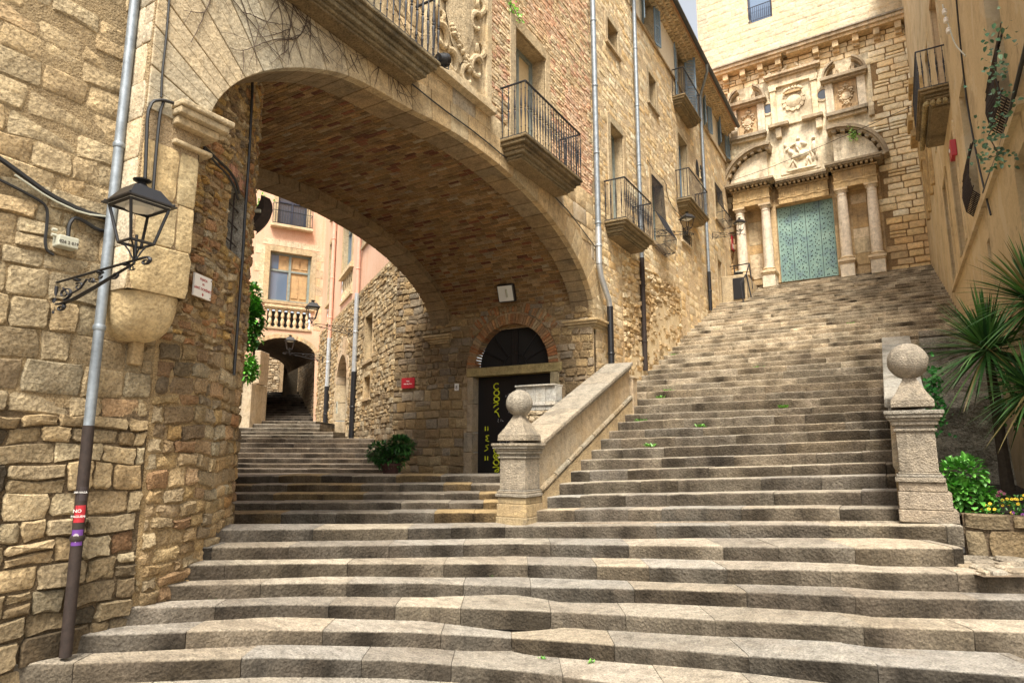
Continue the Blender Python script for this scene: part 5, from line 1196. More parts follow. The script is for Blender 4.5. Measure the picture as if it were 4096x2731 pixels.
# ================================================================== PINK HOUSE over the side street
pk = thing('pink_house', (-17.5, 16, 1.0), 'salmon pink plastered house bridging the side street, seen through the arch', 'building')
W_A = PK.rect((1083,1002), (1238,1217)); W_B = PK.rect((1118,740), (1228,915))
W_A = (-2.12, -.50, 5.79, 7.8); W_B = (-1.94, -.78, 8.95, 10.5); BAL = (-2.10, -.44, 4.74, 5.52)
AR = (-1.35, 1.22, 3.55, .78)   # tunnel mouth: centre, half width, spring height, rise
def alow(s):
    u = (s-AR[0])/AR[1]; return AR[2]+AR[3]*sqrt(1-u*u) if abs(u) < 1 else 0
m = MB(); sheet(m, PK.P, (-5.0, 0), (.5, 15), holes=[W_A, W_B, BAL], low=alow, subs=.08)
fp = lambda s, t, d: ST.P(s, t, d)
SW = [(5.83,7.46,5.97,8.2), (6.0,7.3,8.9,10.4), (9.3,10.4,5.5,7.9), (9.3,10.4,9.0,10.6), (2.6,4.0,6.0,7.9), (5.6,7.49,4.95,5.75), (9.3,10.4,4.75,5.35)]
sheet(m, fp, (-.02, 12.2), (4.62, 15), holes=SW, subs=2)
m.quad(ST.P(-.02,4.62,0), ST.P(-.02,4.62,-3), ST.P(-.02,15,-3), ST.P(-.02,15,0))
m.build('plastered_wall', M['pink'], pk)
wa = pane_window(pk, PK, W_A, .22, .20, .03, fmat=M['greyframe'], pmat=M['wood'], mull=1, trans=1, fw=.09, smat=M['ashlar']); wa['label'] = 'tall window with one wooden inner shutter closed'
m = MB(); PK.box(m, -2.05, -1.38, 5.88, 7.05, -.218, -.205); PK.box(m, -2.05, -1.75, 7.14, 7.72, -.218, -.205); m.build('dark_pane', M['skyglass'], wa)
m = MB()
for (a, b, c, d) in ((-1.2,-.95,6.0,6.9),(-.88,-.62,6.0,6.9),(-1.2,-.95,7.22,7.62),(-.88,-.62,7.22,7.62)): PK.box(m, a, b, c, d, -.217, -.19)
m.build('shutter_panel', M['wood'], wa)
m = MB()   # quoins beside the windows
for i in range(9):
    w_ = .18 if i % 2 else .36
    PK.box(m, W_A[0]-.2-w_, W_A[0]-.201, 4.75+i*.36, 4.75+i*.36+.355, -.01, .012, jit((.62,.52,.38), .08)); PK.box(m, W_A[1]+.201, min(-.02, W_A[1]+.2+w_), 4.75+i*.36, 4.75+i*.36+.355, -.01, .012, jit((.56,.44,.30), .12))
PK.box(m, W_A[0]-.3, W_A[1]+.3, 8.05, 8.3, -.01, .014, (.64,.54,.40)); m.build('quoins', M['ashlar'], pk)
wb = pane_window(pk, PK, W_B, .16, .16, .02, fmat=M['navy'], pmat=M['glass'], mull=1, trans=1, fw=.06, sill=False)
m = MB(); PK.box(m, -2.2, -.55, 8.78, 8.9, 0, .26, (.6,.5,.35)); sl = m.build('balcony', M['ashlar'], pk, bevel=.02)
m = MB()
for i in range(17): p = PK.P(-2.15+1.55*i/16, 8.9, .22); m.tube([p, p+V((0,0,.85))], .012, 5)
for z in (8.93, 9.45, 9.75): m.tube([PK.P(-2.15,z,0), PK.P(-2.15,z,.22), PK.P(-.6,z,.22), PK.P(-.6,z,0)], .014, 5)
m.build('railing', M['iron'], sl)
m = MB(); a, b, c, d = BAL; k = (.62,.50,.33)
PK.box(m, a-.12, b+.12, d-.0, d+.10, -.2, .10, k); PK.box(m, a-.08, b+.08, d-.06, d-.001, -.2, .06, k); PK.box(m, a-.06, b+.06, c-.08, c+.001, -.2, .05, (.5,.4,.28))
for i in range(7):
    p = PK.P(a+.12+(b-a-.24)*i/6, c, -.03); h = d-c-.07
    m.lathe(p, [(.075,0),(.075,h*.06),(.04,h*.08),(.05,h*.14),(.085,h*.28),(.05,h*.46),(.035,h*.5),(.05,h*.53),(.075,h*.66),(.05,h*.8),(.045,h*.9),(.07,h*.93),(.07,h)], 12, col=k)
bs_ = m.build('balustrade', M['ashlar'], pk); m = MB(); PK.box(m, a, b, c, d-.06, -.45, -.42); m.build('backing_pane', M['glass'], bs_)
for i, r_ in enumerate(SW):
    if i == 5 or i == 6:
        m = MB(); a, b, c, d = r_
        for j in range(6): p = ST.P(a+.1+(b-a-.2)*j/5, c, -.04); h = d-c; m.lathe(p, [(.06,0),(.035,h*.08),(.07,h*.3),(.035,h*.5),(.06,h*.68),(.04,h*.9),(.06,h)], 9, col=k)
        ST.box(m, a-.1, b+.1, d, d+.14, -.1, .12, k); ST.box(m, a-.06, b+.06, c-.08, c, -.1, .06, k); o_ = m.build('balustrade', M['ashlar'], pk); m = MB(); ST.box(m, a, b, c, d, -.4, -.37); m.build('backing_pane', M['glass'], o_)
    else: pane_window(pk, ST, r_, .2, .17, .03, fmat=M['greyframe'], pmat=M['skyglass'], mull=1, trans=1, smat=M['ashlar'])
m = MB()
for i in range(9): p = ST.P(5.9+1.5*i/8, 8.9, .3); m.tube([p, p+V((0,0,.85))], .012, 5)
for z in (8.93, 9.75): m.tube([ST.P(5.9,z,0), ST.P(5.9,z,.3), ST.P(7.4,z,.3), ST.P(7.4,z,0)], .014, 5)
ST.box(m, 5.8, 7.5, 8.78, 8.89, 0, .34); m.build('side_balcony', M['iron'], pk)
# tunnel mouth ring, barrel and walls
m = MB(); n = 18
for i in range(n):
    qa, qb = pi*i/n+.01, pi*(i+1)/n-.01
    P4 = [(AR[0]-(AR[1]+g_)*cos(q), AR[2]+(AR[3]+g_)*sin(q)) for (g_, q) in ((0,qa),(.16,qa),(.16,qb),(0,qb))]; m.hexa([PK.P(x, z, -.2) for x, z in P4]+[PK.P(x, z, .03) for x, z in P4], jit((.54,.42,.27), .1))
m.build('tunnel_ring', M['ashlar'], pk)
m = MB()
for i in range(14):
    a, b = pi*i/14, pi*(i+1)/14; e = lambda q, d: PK.P(AR[0]-AR[1]*cos(q), AR[2]+AR[3]*sin(q), d); m.quad(e(a,0), e(b,0), e(b,-5.5), e(a,-5.5), (.07,.05,.035))  # barrel, side and end wall coloured near black: tunnel shade in the colour
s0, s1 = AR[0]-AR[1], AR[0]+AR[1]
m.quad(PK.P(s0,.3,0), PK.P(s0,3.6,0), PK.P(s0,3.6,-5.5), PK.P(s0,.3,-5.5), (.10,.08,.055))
B0, B1, BT = PK.px(1015,1500,-5.5)[0], PK.px(1133,1500,-5.5)[0], PK.px(1070,1428,-5.5)[1]
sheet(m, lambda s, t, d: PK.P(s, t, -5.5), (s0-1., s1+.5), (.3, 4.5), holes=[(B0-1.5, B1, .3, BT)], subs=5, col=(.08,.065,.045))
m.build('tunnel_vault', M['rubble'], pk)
# ================================================================== SIDE STREET WALL (rubble ground floor)
sw = thing('side_street_wall', (C1.x, C1.y, -.5), 'rubble ground floor wall with an arched doorway, right side of the side street', 'wall')
DA = (5.72, 7.52, -.3, 2.15); WS = (2.35, 3.26, 2.37, 3.66); WS2 = (2.4, 3.15, 1.35, 1.95); WS3 = (11.3, 11.8, 2.2, 2.7)
hs3 = [DA, WS, WS2, (9.75,10.2,3.0,3.75)]
def sdp(x, y):
    x, y = push_rects([(DA[0]-.14, DA[1]+.14, -1, 2.15), *hs3[1:]])(x, y); dx, dy = x-(DA[0]+DA[1])/2, y-2.15; r_ = sqrt(dx*dx+dy*dy)
    if dy > -.02 and r_ < 1.04: x, y = (DA[0]+DA[1])/2+dx/r_*1.04, 2.15+dy/r_*1.04
    return x, y
sdk = lambda x, y: keep_rects([(DA[0]-.14, DA[1]+.14, -1, 2.15), *hs3[1:]])(x, y) and not (y > 2.1 and (x-6.62)**2+(y-2.15)**2 < 1.0)
m = MB(); dl = lambda s: 2.15+sqrt(max(0, .81-(s-6.62)**2)) if abs(s-6.62) < .9 else -1.
sheet(m, lambda s, t, d: ST.P(s, t, d+.004), (-.02, DA[0]), (-1., 4.66), holes=hs3[1:], subs=.9); sheet(m, lambda s, t, d: ST.P(s, t, d+.004), (DA[1], 20), (-1., 4.66), holes=hs3[1:], subs=1); sheet(m, lambda s, t, d: ST.P(s, t, d+.004), (DA[0], DA[1]), (2.14, 4.66), low=dl, subs=.06)
m.build('mortar_backing', M['mortar'], sw)
m = MB()
stones(m, ST.P, -.02, 12.2, -.8, 4.6, (.08,.16), (.14,.36), .03, .007, .022, lambda s, t: jit(mixt(R.choice([(.46,.36,.22),(.38,.30,.19),(.52,.43,.29),(.42,.31,.17)]), (.14,.11,.08), max(0, min(.8, .9-t*.5-abs(s-1)*.18))), .16, .05), push=sdp, keep=sdk, seed=81, inset=.015, dvar=.7)
stones(m, ST.P, 12.2, 20, .5, 4.6, (.10,.2), (.16,.4), .03, .008, .02, lambda s, t: jit((.20,.155,.10), .2), seed=82)  # stretch inside the tunnel, shade put into the stone colour
m.build('rubble_face', M['rubble'], sw)
m = MB(); n = 11; k = (.54,.45,.32)
for i in range(n):
    qa, qb = pi*i/n+.01, pi*(i+1)/n-.01; P4 = [(6.62-r_*cos(q), 2.15+r_*sin(q)) for (r_, q) in ((.9,qa),(1.5 if 2 < i < 8 else 1.25,qa),(1.5 if 2 < i < 8 else 1.25,qb),(.9,qb))]
    m.hexa([ST.P(x, z, -.4) for x, z in P4]+[ST.P(x, z, .04) for x, z in P4], jit(mixt(k, (.62,.42,.30), .3), .06))
for z in (-.3,.32,.94,1.55): ST.box(m, DA[0]-.3, DA[0], z, z+.59, -.4, .04, jit(k, .08)); ST.box(m, DA[1], DA[1]+.32, z, z+.59, -.4, .04, jit(k, .08))
dw = m.build('doorway', M['ashlar'], sw)
m = MB(); ST.box(m, DA[0], DA[1], -.4, 2.15, -.42, -.38); m.add([ST.P(6.62+.9*cos(pi*i/16), 2.15+.9*sin(pi*i/16), -.38) for i in range(17)], [tuple(range(17))]); m.build('door', M['blackpaint'], dw)
m = MB(); curve_strokes(m, ST, 6.2, .2, .3, [[(0,-1.2),(.3,-.6),(-.3,0),(.3,.6),(0,1.3)],[(.5,-1),(.2,0),(.5,1.)]], .02, -.36); m.build('yellow_graffiti', M['graf'], dw)
m = MB(); ip = ST.px(1354,1630); ST.box(m, ip[0]-.09, ip[0]+.09, ip[1]-.2, ip[1]+.2, .041, .07); o_ = m.build('intercom', M['boxgrey'], None); tag(o_, 'grey intercom panel beside the arched doorway up the side street', 'intercom')
m = MB(); ST.box(m, ip[0]-.05, ip[0]+.05, ip[1]+.02, ip[1]+.14, .0701, .075); ST.box(m, ip[0]-.05, ip[0]+.05, ip[1]-.15, ip[1]-.12, .0701, .075); m.build('speaker_slot', M['txt'], o_)
for r_ in (WS, WS2): pane_window(sw, ST, r_, .2, .12, .035, pmat=M['void'] if r_ is WS else M['ochre'], smat=M['ashlar'])
# far rubble wall behind the tunnel, gate post on the left
bw = MB(); BW = Fr(PK.P(-3.2, 0, -8.), PK.u, PK.n); bw.quad(BW.P(-3,1,0), BW.P(4,1,0), BW.P(4,6,0), BW.P(-3,6,0), (.40,.30,.19)); stones(bw, BW.P, -2.5, 3.2, 1.6, 5.4, (.10,.2), (.16,.4), .04, .012, .03, lambda s, t: jit(R.choice([(.46,.36,.24),(.52,.42,.29),(.38,.29,.19)]), .18), seed=84)
o_ = bw.build('far_rubble_wall', M['rubble']); tag(o_, 'rubble wall closing the side street behind the dark tunnel', 'wall')
m = MB(); a = ond(925, 1750, 18.6); m2 = ond(988, 1700, 18.6); c = (a+m2)/2; hw = (m2-a).length/2
Ps = [c-SIDE*(hw+.8), c+SIDE*hw, c+SIDE*hw+HEAD*1.2, c-SIDE*(hw+.8)+HEAD*1.2]; zt = ond(985,1530,18.6).z
m.hexa([V((p.x,p.y,-.2)) for p in Ps]+[V((p.x,p.y,zt)) for p in Ps], (.52,.44,.33)); z2 = ond(1000,1395,18.6).z
p0, p1 = ond(988,1600,18.9), ond(1014,1600,18.9)
m.hexa([V((p.x,p.y,zt+.01)) for p in (Ps[1]-SIDE*.1+HEAD*.3, Ps[1]+HEAD*.3+SIDE*.08, Ps[1]+HEAD*1.+SIDE*.08, Ps[1]+HEAD*1.-SIDE*.1)]+[V((p.x,p.y,z2)) for p in (Ps[1]-SIDE*.1+HEAD*.3, Ps[1]+HEAD*.3+SIDE*.08, Ps[1]+HEAD*1.+SIDE*.08, Ps[1]+HEAD*1.-SIDE*.1)], (.52,.43,.32))
o_ = m.build('garden_wall', M['ashlar'], None, bevel=.02); tag(o_, 'smooth pale stone wall end with leafy plants above it, up the side street', 'wall')
# ================================================================== WALL LANTERNS
def lantern(label, loc, rz, scale, group='iron wall lanterns', L=1.05, proto=[None]):
    if proto[0] is None:
        t_ = thing('wall_lantern', (0,0,0), label, 'street lamp', group); I = M['iron']
        m = MB(); m.tube([(0,0,.09),(.45,0,.10),(L+.12,0,.12)], .014, 8)
        m.tube([(.02,0,-.26),(.12,0,-.27),(.3,0,-.235),(.6,0,-.12),(.92,0,.02),(L,0,.07)], [.012,.02,.02,.017,.013,.01], 8)
        m.tube([(-.01,0,-.4),(-.01,0,.03)], .016, 8)
        def sp(cx, cz, r0, q0, turns, rr_=.010, sg=1, n=20): m.tube([(cx+r0*(1-.8*i/n)*cos(q0+sg*turns*2*pi*i/n), 0, cz+r0*(1-.8*i/n)*sin(q0+sg*turns*2*pi*i/n)) for i in range(n+1)], [rr_*(1.3-.8*i/n) for i in range(n+1)], 6)
        sp(.14,-.12,.10,-1.6,1.4); sp(.10,-.33,.06,1.6,1.3,.012,-1); sp(.33,-.06,.06,2.2,1.3,.008,-1); sp(.50,-.02,.045,-1,1.3,.007); sp(.62,.0,.035,2,1.2,.007,-1); sp(L+.14,.06,.06,1.57,1.2,.012,-1); sp(.82,-.03,.05,-2,1.2,.008); sp(L-.02,.02,.04,-.6,1.1,.007,-1)
        m.tube([(.10,0,-.02),(.2,0,-.16),(.36,0,-.10),(.44,0,.02),(.58,0,-.06)], .008, 6)
        for x in (.3,.62,.95): m.lathe((x-.02,0,.045+.07*(x-.3)), [(.02,0),(.024,.02),(.02,.04)], 8, (1,0,.12))
        m.v = [(p[0], p[1], .10+(p[2]-.10)*.5) for p in m.v]; m.build('bracket', I, t_)
        x, z = L, .12; a, b, h0, h1 = .078, .132, .11, .37
        m = MB()
        for (sx, sy) in ((1,1),(1,-1),(-1,1),(-1,-1)):
            m.tube([(x+sx*a, sy*a, z+h0), (x+sx*b, sy*b, z+h1)], .010, 6); m.tube([(x, 0, z-.02), (x+sx*.03, sy*.03, z+.06), (x+sx*a*.6, sy*a*.6, z+.09), (x+sx*a, sy*a, z+h0)], .006, 6)
        for (hw, zz, r_) in ((a, z+h0, .011),(b, z+h1, .011)):
            q = [(x+hw,hw,zz),(x+hw,-hw,zz),(x-hw,-hw,zz),(x-hw,hw,zz)]
            for i in range(4): m.tube([q[i], q[(i+1) % 4]], r_, 6)
        m.tube([(x,0,z-.03),(x,0,z+h0+.06)], .010, 6); m.build('lantern_frame', M['blackpaint'], t_)
        m = MB(); zr = z+h1+.012; e, tp = .170, .088
        m.hexa([(x-e,-e,zr),(x+e,-e,zr),(x+e,e,zr),(x-e,e,zr),(x-e,-e,zr+.010),(x+e,-e,zr+.010),(x+e,e,zr+.010),(x-e,e,zr+.010)])
        e2 = .157; m.hexa([(x-e2,-e2,zr+.0105),(x+e2,-e2,zr+.0105),(x+e2,e2,zr+.0105),(x-e2,e2,zr+.0105),(x-tp,-tp,zr+.115),(x+tp,-tp,zr+.115),(x+tp,tp,zr+.115),(x-tp,tp,zr+.115)])
        m.lathe((x,0,zr+.116), [(.065,0),(.055,.015),(.032,.035),(.028,.05),(.056,.062),(.06,.07),(.028,.078),(.012,.085)], 14)
        for (sx, sy) in ((1,1),(1,-1),(-1,1),(-1,-1)): m.lathe((x+sx*.153, sy*.153, zr+.011), [(.006,0),(.009,.012),(.002,.02)], 6)
        m.build('lantern_roof', M['blackpaint'], t_)
        m = MB(); m.lathe((x,0,zr-.03), [(.09,0),(.09,.025)], 16); m.box(x-.14,x+.14,-.14,.14,zr-.006,zr-.001); m.build('lamp_plate', M['led'], t_)
        proto[0] = t_
    else: t_ = copy_tree(proto[0])
    t_.location = loc; t_.rotation_euler = (0,0,rz); t_.scale = (scale,)*3; t_['label'] = label; return t_
r_ = LW.px(215,1090); lantern('large black lantern on a scrolled iron bracket, nearest to the camera, over the grey drainpipe', (-5.225, r_[0]+.02, r_[1]-.165), 0, .96)
def lamp_on(F, px, py, d, lab, sc, rz): a = F.px(px, py); p = F.P(a[0], a[1], d); return lantern(lab, p, rz, sc)
srz = atan2(-SN.y, -SN.x)
lamp_on(ST, 1432, 1325, .1, 'black lantern up the side street, the higher and nearer of the two', 1.18, srz)
lamp_on(ST, 1300, 1432, .1, 'black lantern up the side street, the lower one before the tunnel', 1.15, srz)
lamp_on(FF, 2612, 930, .03, 'black lantern right of the dark balcony, in front of the caged window', .95, radians(50))
lamp_on(FF, 2848, 940, .03, 'black lantern high up the stairs beside the church columns', .98, radians(42))
# ================================================================== DRAINPIPES, CABLES AND FITTINGS
def pipe(name, label, segs, group='drainpipes on the walls'):
    t_ = thing(name, segs[0][1][-1], label, 'drainpipe', group)
    for (pn, pts, r, mat) in segs:
        m = MB(); pts = [V(p) for p in pts]; m.tube(pts, r, 14)
        L = sum((b-a).length for a, b in zip(pts, pts[1:])); a, b = pts[0], pts[-1]
        if len(pts) == 2:
            for i in range(max(1, int(L/1.3))):
                c = a.lerp(b, (i+.5)/max(1, int(L/1.3))); d = (b-a).normalized(); m.lathe(c, [(r*1.12,-.02),(r*1.2,-.01),(r*1.2,.01),(r*1.12,.02)], 14, d)
        m.build(pn, mat, t_)
    return t_
X = -5.13
pp = pipe('drainpipe', 'thick grey drainpipe with a black lower length and stickers, on the left wall', [('upper_pipe', [(X,2.50,9),(X,2.50,.17)], .037, M['zinc']), ('lower_pipe', [(X,2.50,.168),(X,2.51,-1.43)], .040, M['rust'])])
def sticker(y0, y1, z0, z1, mats, txt=None, mt=None):
    m = MB(); n = 6; vs = []; r_ = .0412
    for i in range(n+1):
        q = -1.5+1.9*i/n; 
        for z in (z0, z1): vs.append((X+r_*cos(q), 2.505+r_*sin(q), z))
    m.add(vs, [(i*2, i*2+2, i*2+3, i*2+1) for i in range(n)]); o = m.build('sticker', M[mats], pp); return o
def text(body, loc, size, xdir, ndir, mat, parent=None, name='lettering', align='CENTER', ext=.0015):
    cu = bpy.data.curves.new(name, 'FONT'); cu.body = body; cu.size = size; cu.align_x = align; cu.extrude = ext; cu.resolution_u = 2
    o = bpy.data.objects.new(name, cu); me = None
    C.objects.link(o); x = V(xdir).normalized(); n_ = V(ndir).normalized(); y = n_.cross(x)
    from mathutils import Matrix
    mx = Matrix(((x.x,y.x,n_.x,loc[0]),(x.y,y.y,n_.y,loc[1]),(x.z,y.z,n_.z,loc[2]),(0,0,0,1)))
    bpy.context.view_layer.update(); me = bpy.data.meshes.new_from_object(o); C.objects.unlink(o); bpy.data.objects.remove(o)
    off = WL.get(parent.name, V((0,0,0))) if parent else V((0,0,0))
    me.transform(Matrix.Translation(-off) @ mx); ob_ = bpy.data.objects.new(name, me); C.objects.link(ob_); me.materials.append(mat)
    if parent: ob_.parent = parent
    WL[ob_.name] = off; return ob_
tx = V((.64,.77,0)); tn = V((.77,-.64,0)); c0 = V((X,2.505,0))+tn*.0425
s_ = sticker(0,0,-.37,-.27,'txt'); text('28F-VAGA', c0+V((0,0,-.315)), .019, tx, tn, M['white'], s_, ext=.0005)
s_ = sticker(0,0,-.52,-.40,'red'); text('NO', c0+V((0,0,-.45))-tx*.008, .034, tx, tn, M['white'], s_, ext=.0005); text('PAGUEM', c0+V((0,0,-.485)), .023, tx, tn, M['white'], s_, ext=.0005)
s_ = sticker(0,0,-.68,-.57,'purple'); m = MB(); 
for i in range(9): q = -.6+1.2*i/8; p = c0+V((0,0,-.655)); m.tube([p, p+tx*.03*sin(q)+V((0,0,.06*cos(q)))], .0012, 4)
m.build('ray_print', M['white'], s_)
pipe('drainpipe', 'grey drainpipe between the arch house and the terraced house, bent outwards near its foot', [('upper_pipe', [(-4.79,11.36,12.6),(-4.79,11.40,3.70)], .055, M['zinc']), ('galvanised_length', [(-4.79,11.40,4.35),(-4.79,11.40,3.6)], .060, M['galv']), ('bend', [(-4.79,11.40,3.6),(-4.78,11.46,3.35),(-4.76,11.78,2.95),(-4.76,11.83,2.8)], .055, M['galv']), ('lower_pipe', [(-4.76,11.83,2.82),(-4.76,11.83,.9)], .062, M['blackpaint'])])
pipe('drainpipe', 'grey drainpipe with a rusty foot, right of the dark balcony', [('upper_pipe', [(-4.80,14.05,12.1),(-4.80,13.98,4.4)], .05, M['zinc']), ('lower_pipe', [(-4.80,13.98,4.398),(-4.80,13.96,1.75)], .058, M['rust'])])
pipe('drainpipe', 'slim drainpipe from the eaves gutter to a black foot near the stair top', [('swan_neck', [(-4.36,19.75,12.4),(-4.38,19.85,12.2),(-4.72,20.45,11.95),(-4.80,20.5,11.7)], .045, M['zinc']), ('upper_pipe', [(-4.80,20.5,11.72),(-4.80,20.45,5.62)], .05, M['zinc']), ('lower_pipe', [(-4.80,20.45,5.618),(-4.80,20.42,4.35)], .06, M['blackpaint'])])
def stp(px, y0, y1, d=.1): a = ST.px(px[0], y0, d); b = ST.px(px[1], y1, d); return ST.P((a[0]+b[0])/2, a[1], d), ST.P((a[0]+b[0])/2, b[1], d)
a, b = stp((1422,1412), 1180, 1757); c = a.lerp(b, (1495-1180)/577)
pipe('drainpipe', 'pipe with pink top and black foot, right of the arched doorway up the side street', [('painted_pipe', [a+V((0,0,6)), a], .06, M['pinkpipe']), ('upper_pipe', [a, c], .07, M['galv']), ('lower_pipe', [c, b-V((0,0,.1))], .08, M['blackpaint'])])
a, b = stp((1318,1298), 1352, 1757); c = a.lerp(b, (1548-1352)/405)
pipe('drainpipe', 'pipe with pink top and black foot, left of the arched doorway up the side street', [('painted_pipe', [a+V((0,0,6)), a], .07, M['pinkpipe']), ('upper_pipe', [a, c], .08, M['galv']), ('lower_pipe', [c, b-V((0,0,.1))], .09, M['blackpaint'])])
def cable(label, pts, r, mat=None, F=None, name='cable', group='cables on the walls', d=.03, cat='cable'):
    P3 = [F.P(*F.px(*p, d), d) for p in pts] if F else [V(p) for p in pts]
    q = [P3[0]]
    for a, b in zip(P3, P3[1:]): q += [a.lerp(b, .2), a.lerp(b, .8)]
    q.append(P3[-1]); m = MB(); m.tube(q, r, 6); o = m.build(name, mat or M['cable']); tag(o, label, cat, group); return o
cable('thick black cable bundle sloping down the left wall to the lantern', [(-60,600),(0,635),(90,700),(200,780),(330,845),(440,875),(480,905),(500,950)], .020, F=LW, d=.05)
cable('pale conduit lying over the black cables on the left wall', [(60,700),(200,795),(330,855),(470,872)], .008, M['boxgrey'], LW, d=.075)
cable('thin cable sloping down to the grey junction box', [(-60,690),(0,720),(90,765),(175,812),(190,840),(188,900),(180,960),(185,1000),(215,1020)], .011, F=LW, d=.035)
cable('cable looping from the junction box up towards the lantern', [(272,955),(275,900),(295,870),(330,880),(390,920),(440,925),(520,935)], .014, F=LW, d=.05)
cable('long vertical black cable beside the grey drainpipe', [(680,-40),(665,150),(648,300),(645,390)], .009, F=FF, d=.02)
cable('pair of black cables bending round the moulded cap of the corbel, left one', [(578,760),(585,600),(590,450),(610,405),(650,400),(700,415),(800,455),(860,480)], .013, F=FF, d=.04)
cable('pair of black cables bending round the moulded cap of the corbel, right one', [(612,770),(625,600),(640,450),(655,405)], .012, F=FF, d=.03)
def corner(x, y, d=.06):
    r = ray(x, y); best = None
    for i in range(400):
        a = i*.005; p = PR(a, 0, d); e = abs(p.x/p.y-r.x/r.y)
        if best is None or e < best[0]: best = (e, a, p)
        if a > 1.7: break
    k = best[2].y/r.y; return PR(best[1], r.z*k, d)
cable('pair of black cables drooping from the corbel cap round the corner, upper one', [corner(*p) for p in ((812,583),(870,640),(915,680),(945,725),(958,775))], .013)
cable('pair of black cables drooping from the corbel cap round the corner, lower one', [corner(*p) for p in ((815,595),(865,655),(910,700),(938,745),(952,800))], .011)
cable('thick cable climbing the outer edge of the rounded corner', [corner(*p) for p in ((1010,330),(1007,420),(1000,560),(990,720),(980,860),(973,1000),(958,1200),(936,1500))], .014)
cable('black cable following the curve of the arch', [(1180,-30),(1229,10),(1400,130),(1590,290),(1640,330),(1750,420),(1920,545),(2080,680),(2240,800),(2390,1000)], .010, F=FF, d=.03)
cable('thin wire hanging beside the tall balcony door', [(2042,-30),(2044,180),(2045,330)], .005, F=FF, d=.02)
cable('cable looping around the caged window', [(2588,640),(2620,690),(2665,730),(2668,780),(2690,830),(2740,880)], .008, F=FF, d=.03)
cable('wire strung across the church front', [(-4.6,23.2,9.66), (-2.5,20.8,8.9), (.93,16.3,7.7)], .008, name='overhead_wire')
cable('twisted black cable running up the ochre wall', [(3963,860),(3945,790),(3910,640),(3870,430),(3850,260),(3835,110),(3822,-40)], .014, F=OC, d=.03)
cable('black cable sloping up the ochre wall to the right edge', [(3935,770),(3960,700),(4000,600),(4040,450),(4070,320),(4110,160)], .022, F=OC, d=.03)
cable('grey wire hanging from the white insulators', [(3770,20),(3790,90),(3820,180),(3862,225)], .010, M['boxgrey'], OC, d=.08)
m = MB()
for (x, y) in ((3778,48),(3784,82),(3794,124)):
    a = OC.px(x, y, .1); p = OC.P(a[0], a[1], .1); m.lathe(p, [(.035,-.05),(.04,-.02),(.028,0),(.04,.02),(.03,.05)], 10, (0,.3,1))
o_ = m.build('insulators', M['white']); tag(o_, 'three white porcelain insulators high on the ochre wall', 'insulators')
# junction box
a = LW.px(203,940,.0); b = LW.px(283,1020,.0); m = MB(); LW.box(m, a[0]+.005, b[0]-.005, b[1]+.02, a[1]-.01, .02, .12); jb = m.build('junction_box', M['boxgrey'], None, bevel=.008); tag(jb, 'grey plastic junction box on the left wall above the lantern bracket', 'junction box')
text('026 2 019', LW.P((a[0]+b[0])/2, b[1]+.045, .1215), .032, (0,1,0), (1,0,0), M['txt'], jb)
m = MB()
for z in (.10,.14): m.lathe(LW.P(a[0]+.006, b[1]+z, .07), [(.012,-.03),(.012,0)], 8, (0,1,0))
m.build('cable_gland', M['boxgrey'], jb)
# street sign (marble plaque) on the rounded corner
sgp = MB(); SP = Fr(PR(.52, 1.3, .075), (PR(.75,0,0)-PR(.40,0,0)), (PR(.6,0,1)-PR(.6,0,0)))
c0 = SP.px(812,1148); w_, h_ = .25, .20
SP.box(sgp, c0[0]-w_/2, c0[0]+w_/2, c0[1]-h_/2, c0[1]+h_/2, -.012, .008); sg_ = sgp.build('street_sign', M['white'], None, bevel=.003); tag(sg_, 'white marble street sign with red letters right of the rounded corbel', 'sign')
for (tx_, dz, sz) in (('PUJADA',.062,.030),('DE',.022,.026),('SANT DOMÈNEC',-.025,.033)): text(tx_, SP.P(c0[0]+.0, c0[1]+dz-.01, .009), sz, SP.u, SP.n, M['txtred'], sg_)
m = MB(); x, z = c0[0]-.0, c0[1]-.07; m.add([SP.P(x, z-.018, .0095), SP.P(x+.013, z, .0095), SP.P(x, z+.018, .0095), SP.P(x-.013, z, .0095)], [(0,1,2,3)]); m.build('emblem', M['txtred'], sg_)
m = MB()
for (sx, sz) in ((1,1),(1,-1)): m.lathe(SP.P(c0[0]+sx*(w_/2-.015), c0[1]+sz*(h_/2-.02), .008), [(.006,0),(.004,.005)], 8, SP.n)
m.build('screw', M['iron'], sg_)
# red plaque and house number on the passage wall
a = DW.px(1633,1532,.05); m = MB(); DW.box(m, a[0]-.19, a[0]+.19, a[1]-.12, a[1]+.12, .045, .065); o_ = m.build('plaque', M['red'], None, bevel=.004); tag(o_, 'small red plaque on the stone wall left of the graffiti door', 'plaque')
for i, tx_ in enumerate(('Palau', 'dels Agullana')): text(tx_, DW.P(a[0], a[1]+.03-.06*i, .066), .046, (1,0,0), (0,-1,0), M['white'], o_)
a = DW.px(1827,1548,.05); m = MB(); DW.box(m, a[0]-.055, a[0]+.055, a[1]-.075, a[1]+.075, .045, .06); o_ = m.build('house_number', M['white'], None, bevel=.003); tag(o_, 'white house number tile beside the graffiti door', 'sign'); text('8', DW.P(a[0], a[1]-.04, .061), .11, (1,0,0), (0,-1,0), M['txt'], o_)
a = FF.px(2931,975,.03); m = MB(); FF.box(m, a[0]-.25, a[0]+.1, a[1]-.3, a[1]+.28, .03, .06); o_ = m.build('wall_sign', M['red'], None); tag(o_, 'red and white sign at the far corner of the terraced house', 'sign')
m = MB(); FF.box(m, a[0]-.2, a[0]+.05, a[1]-.22, a[1]-.05, .0601, .063); m.build('white_field', M['white'], o_)
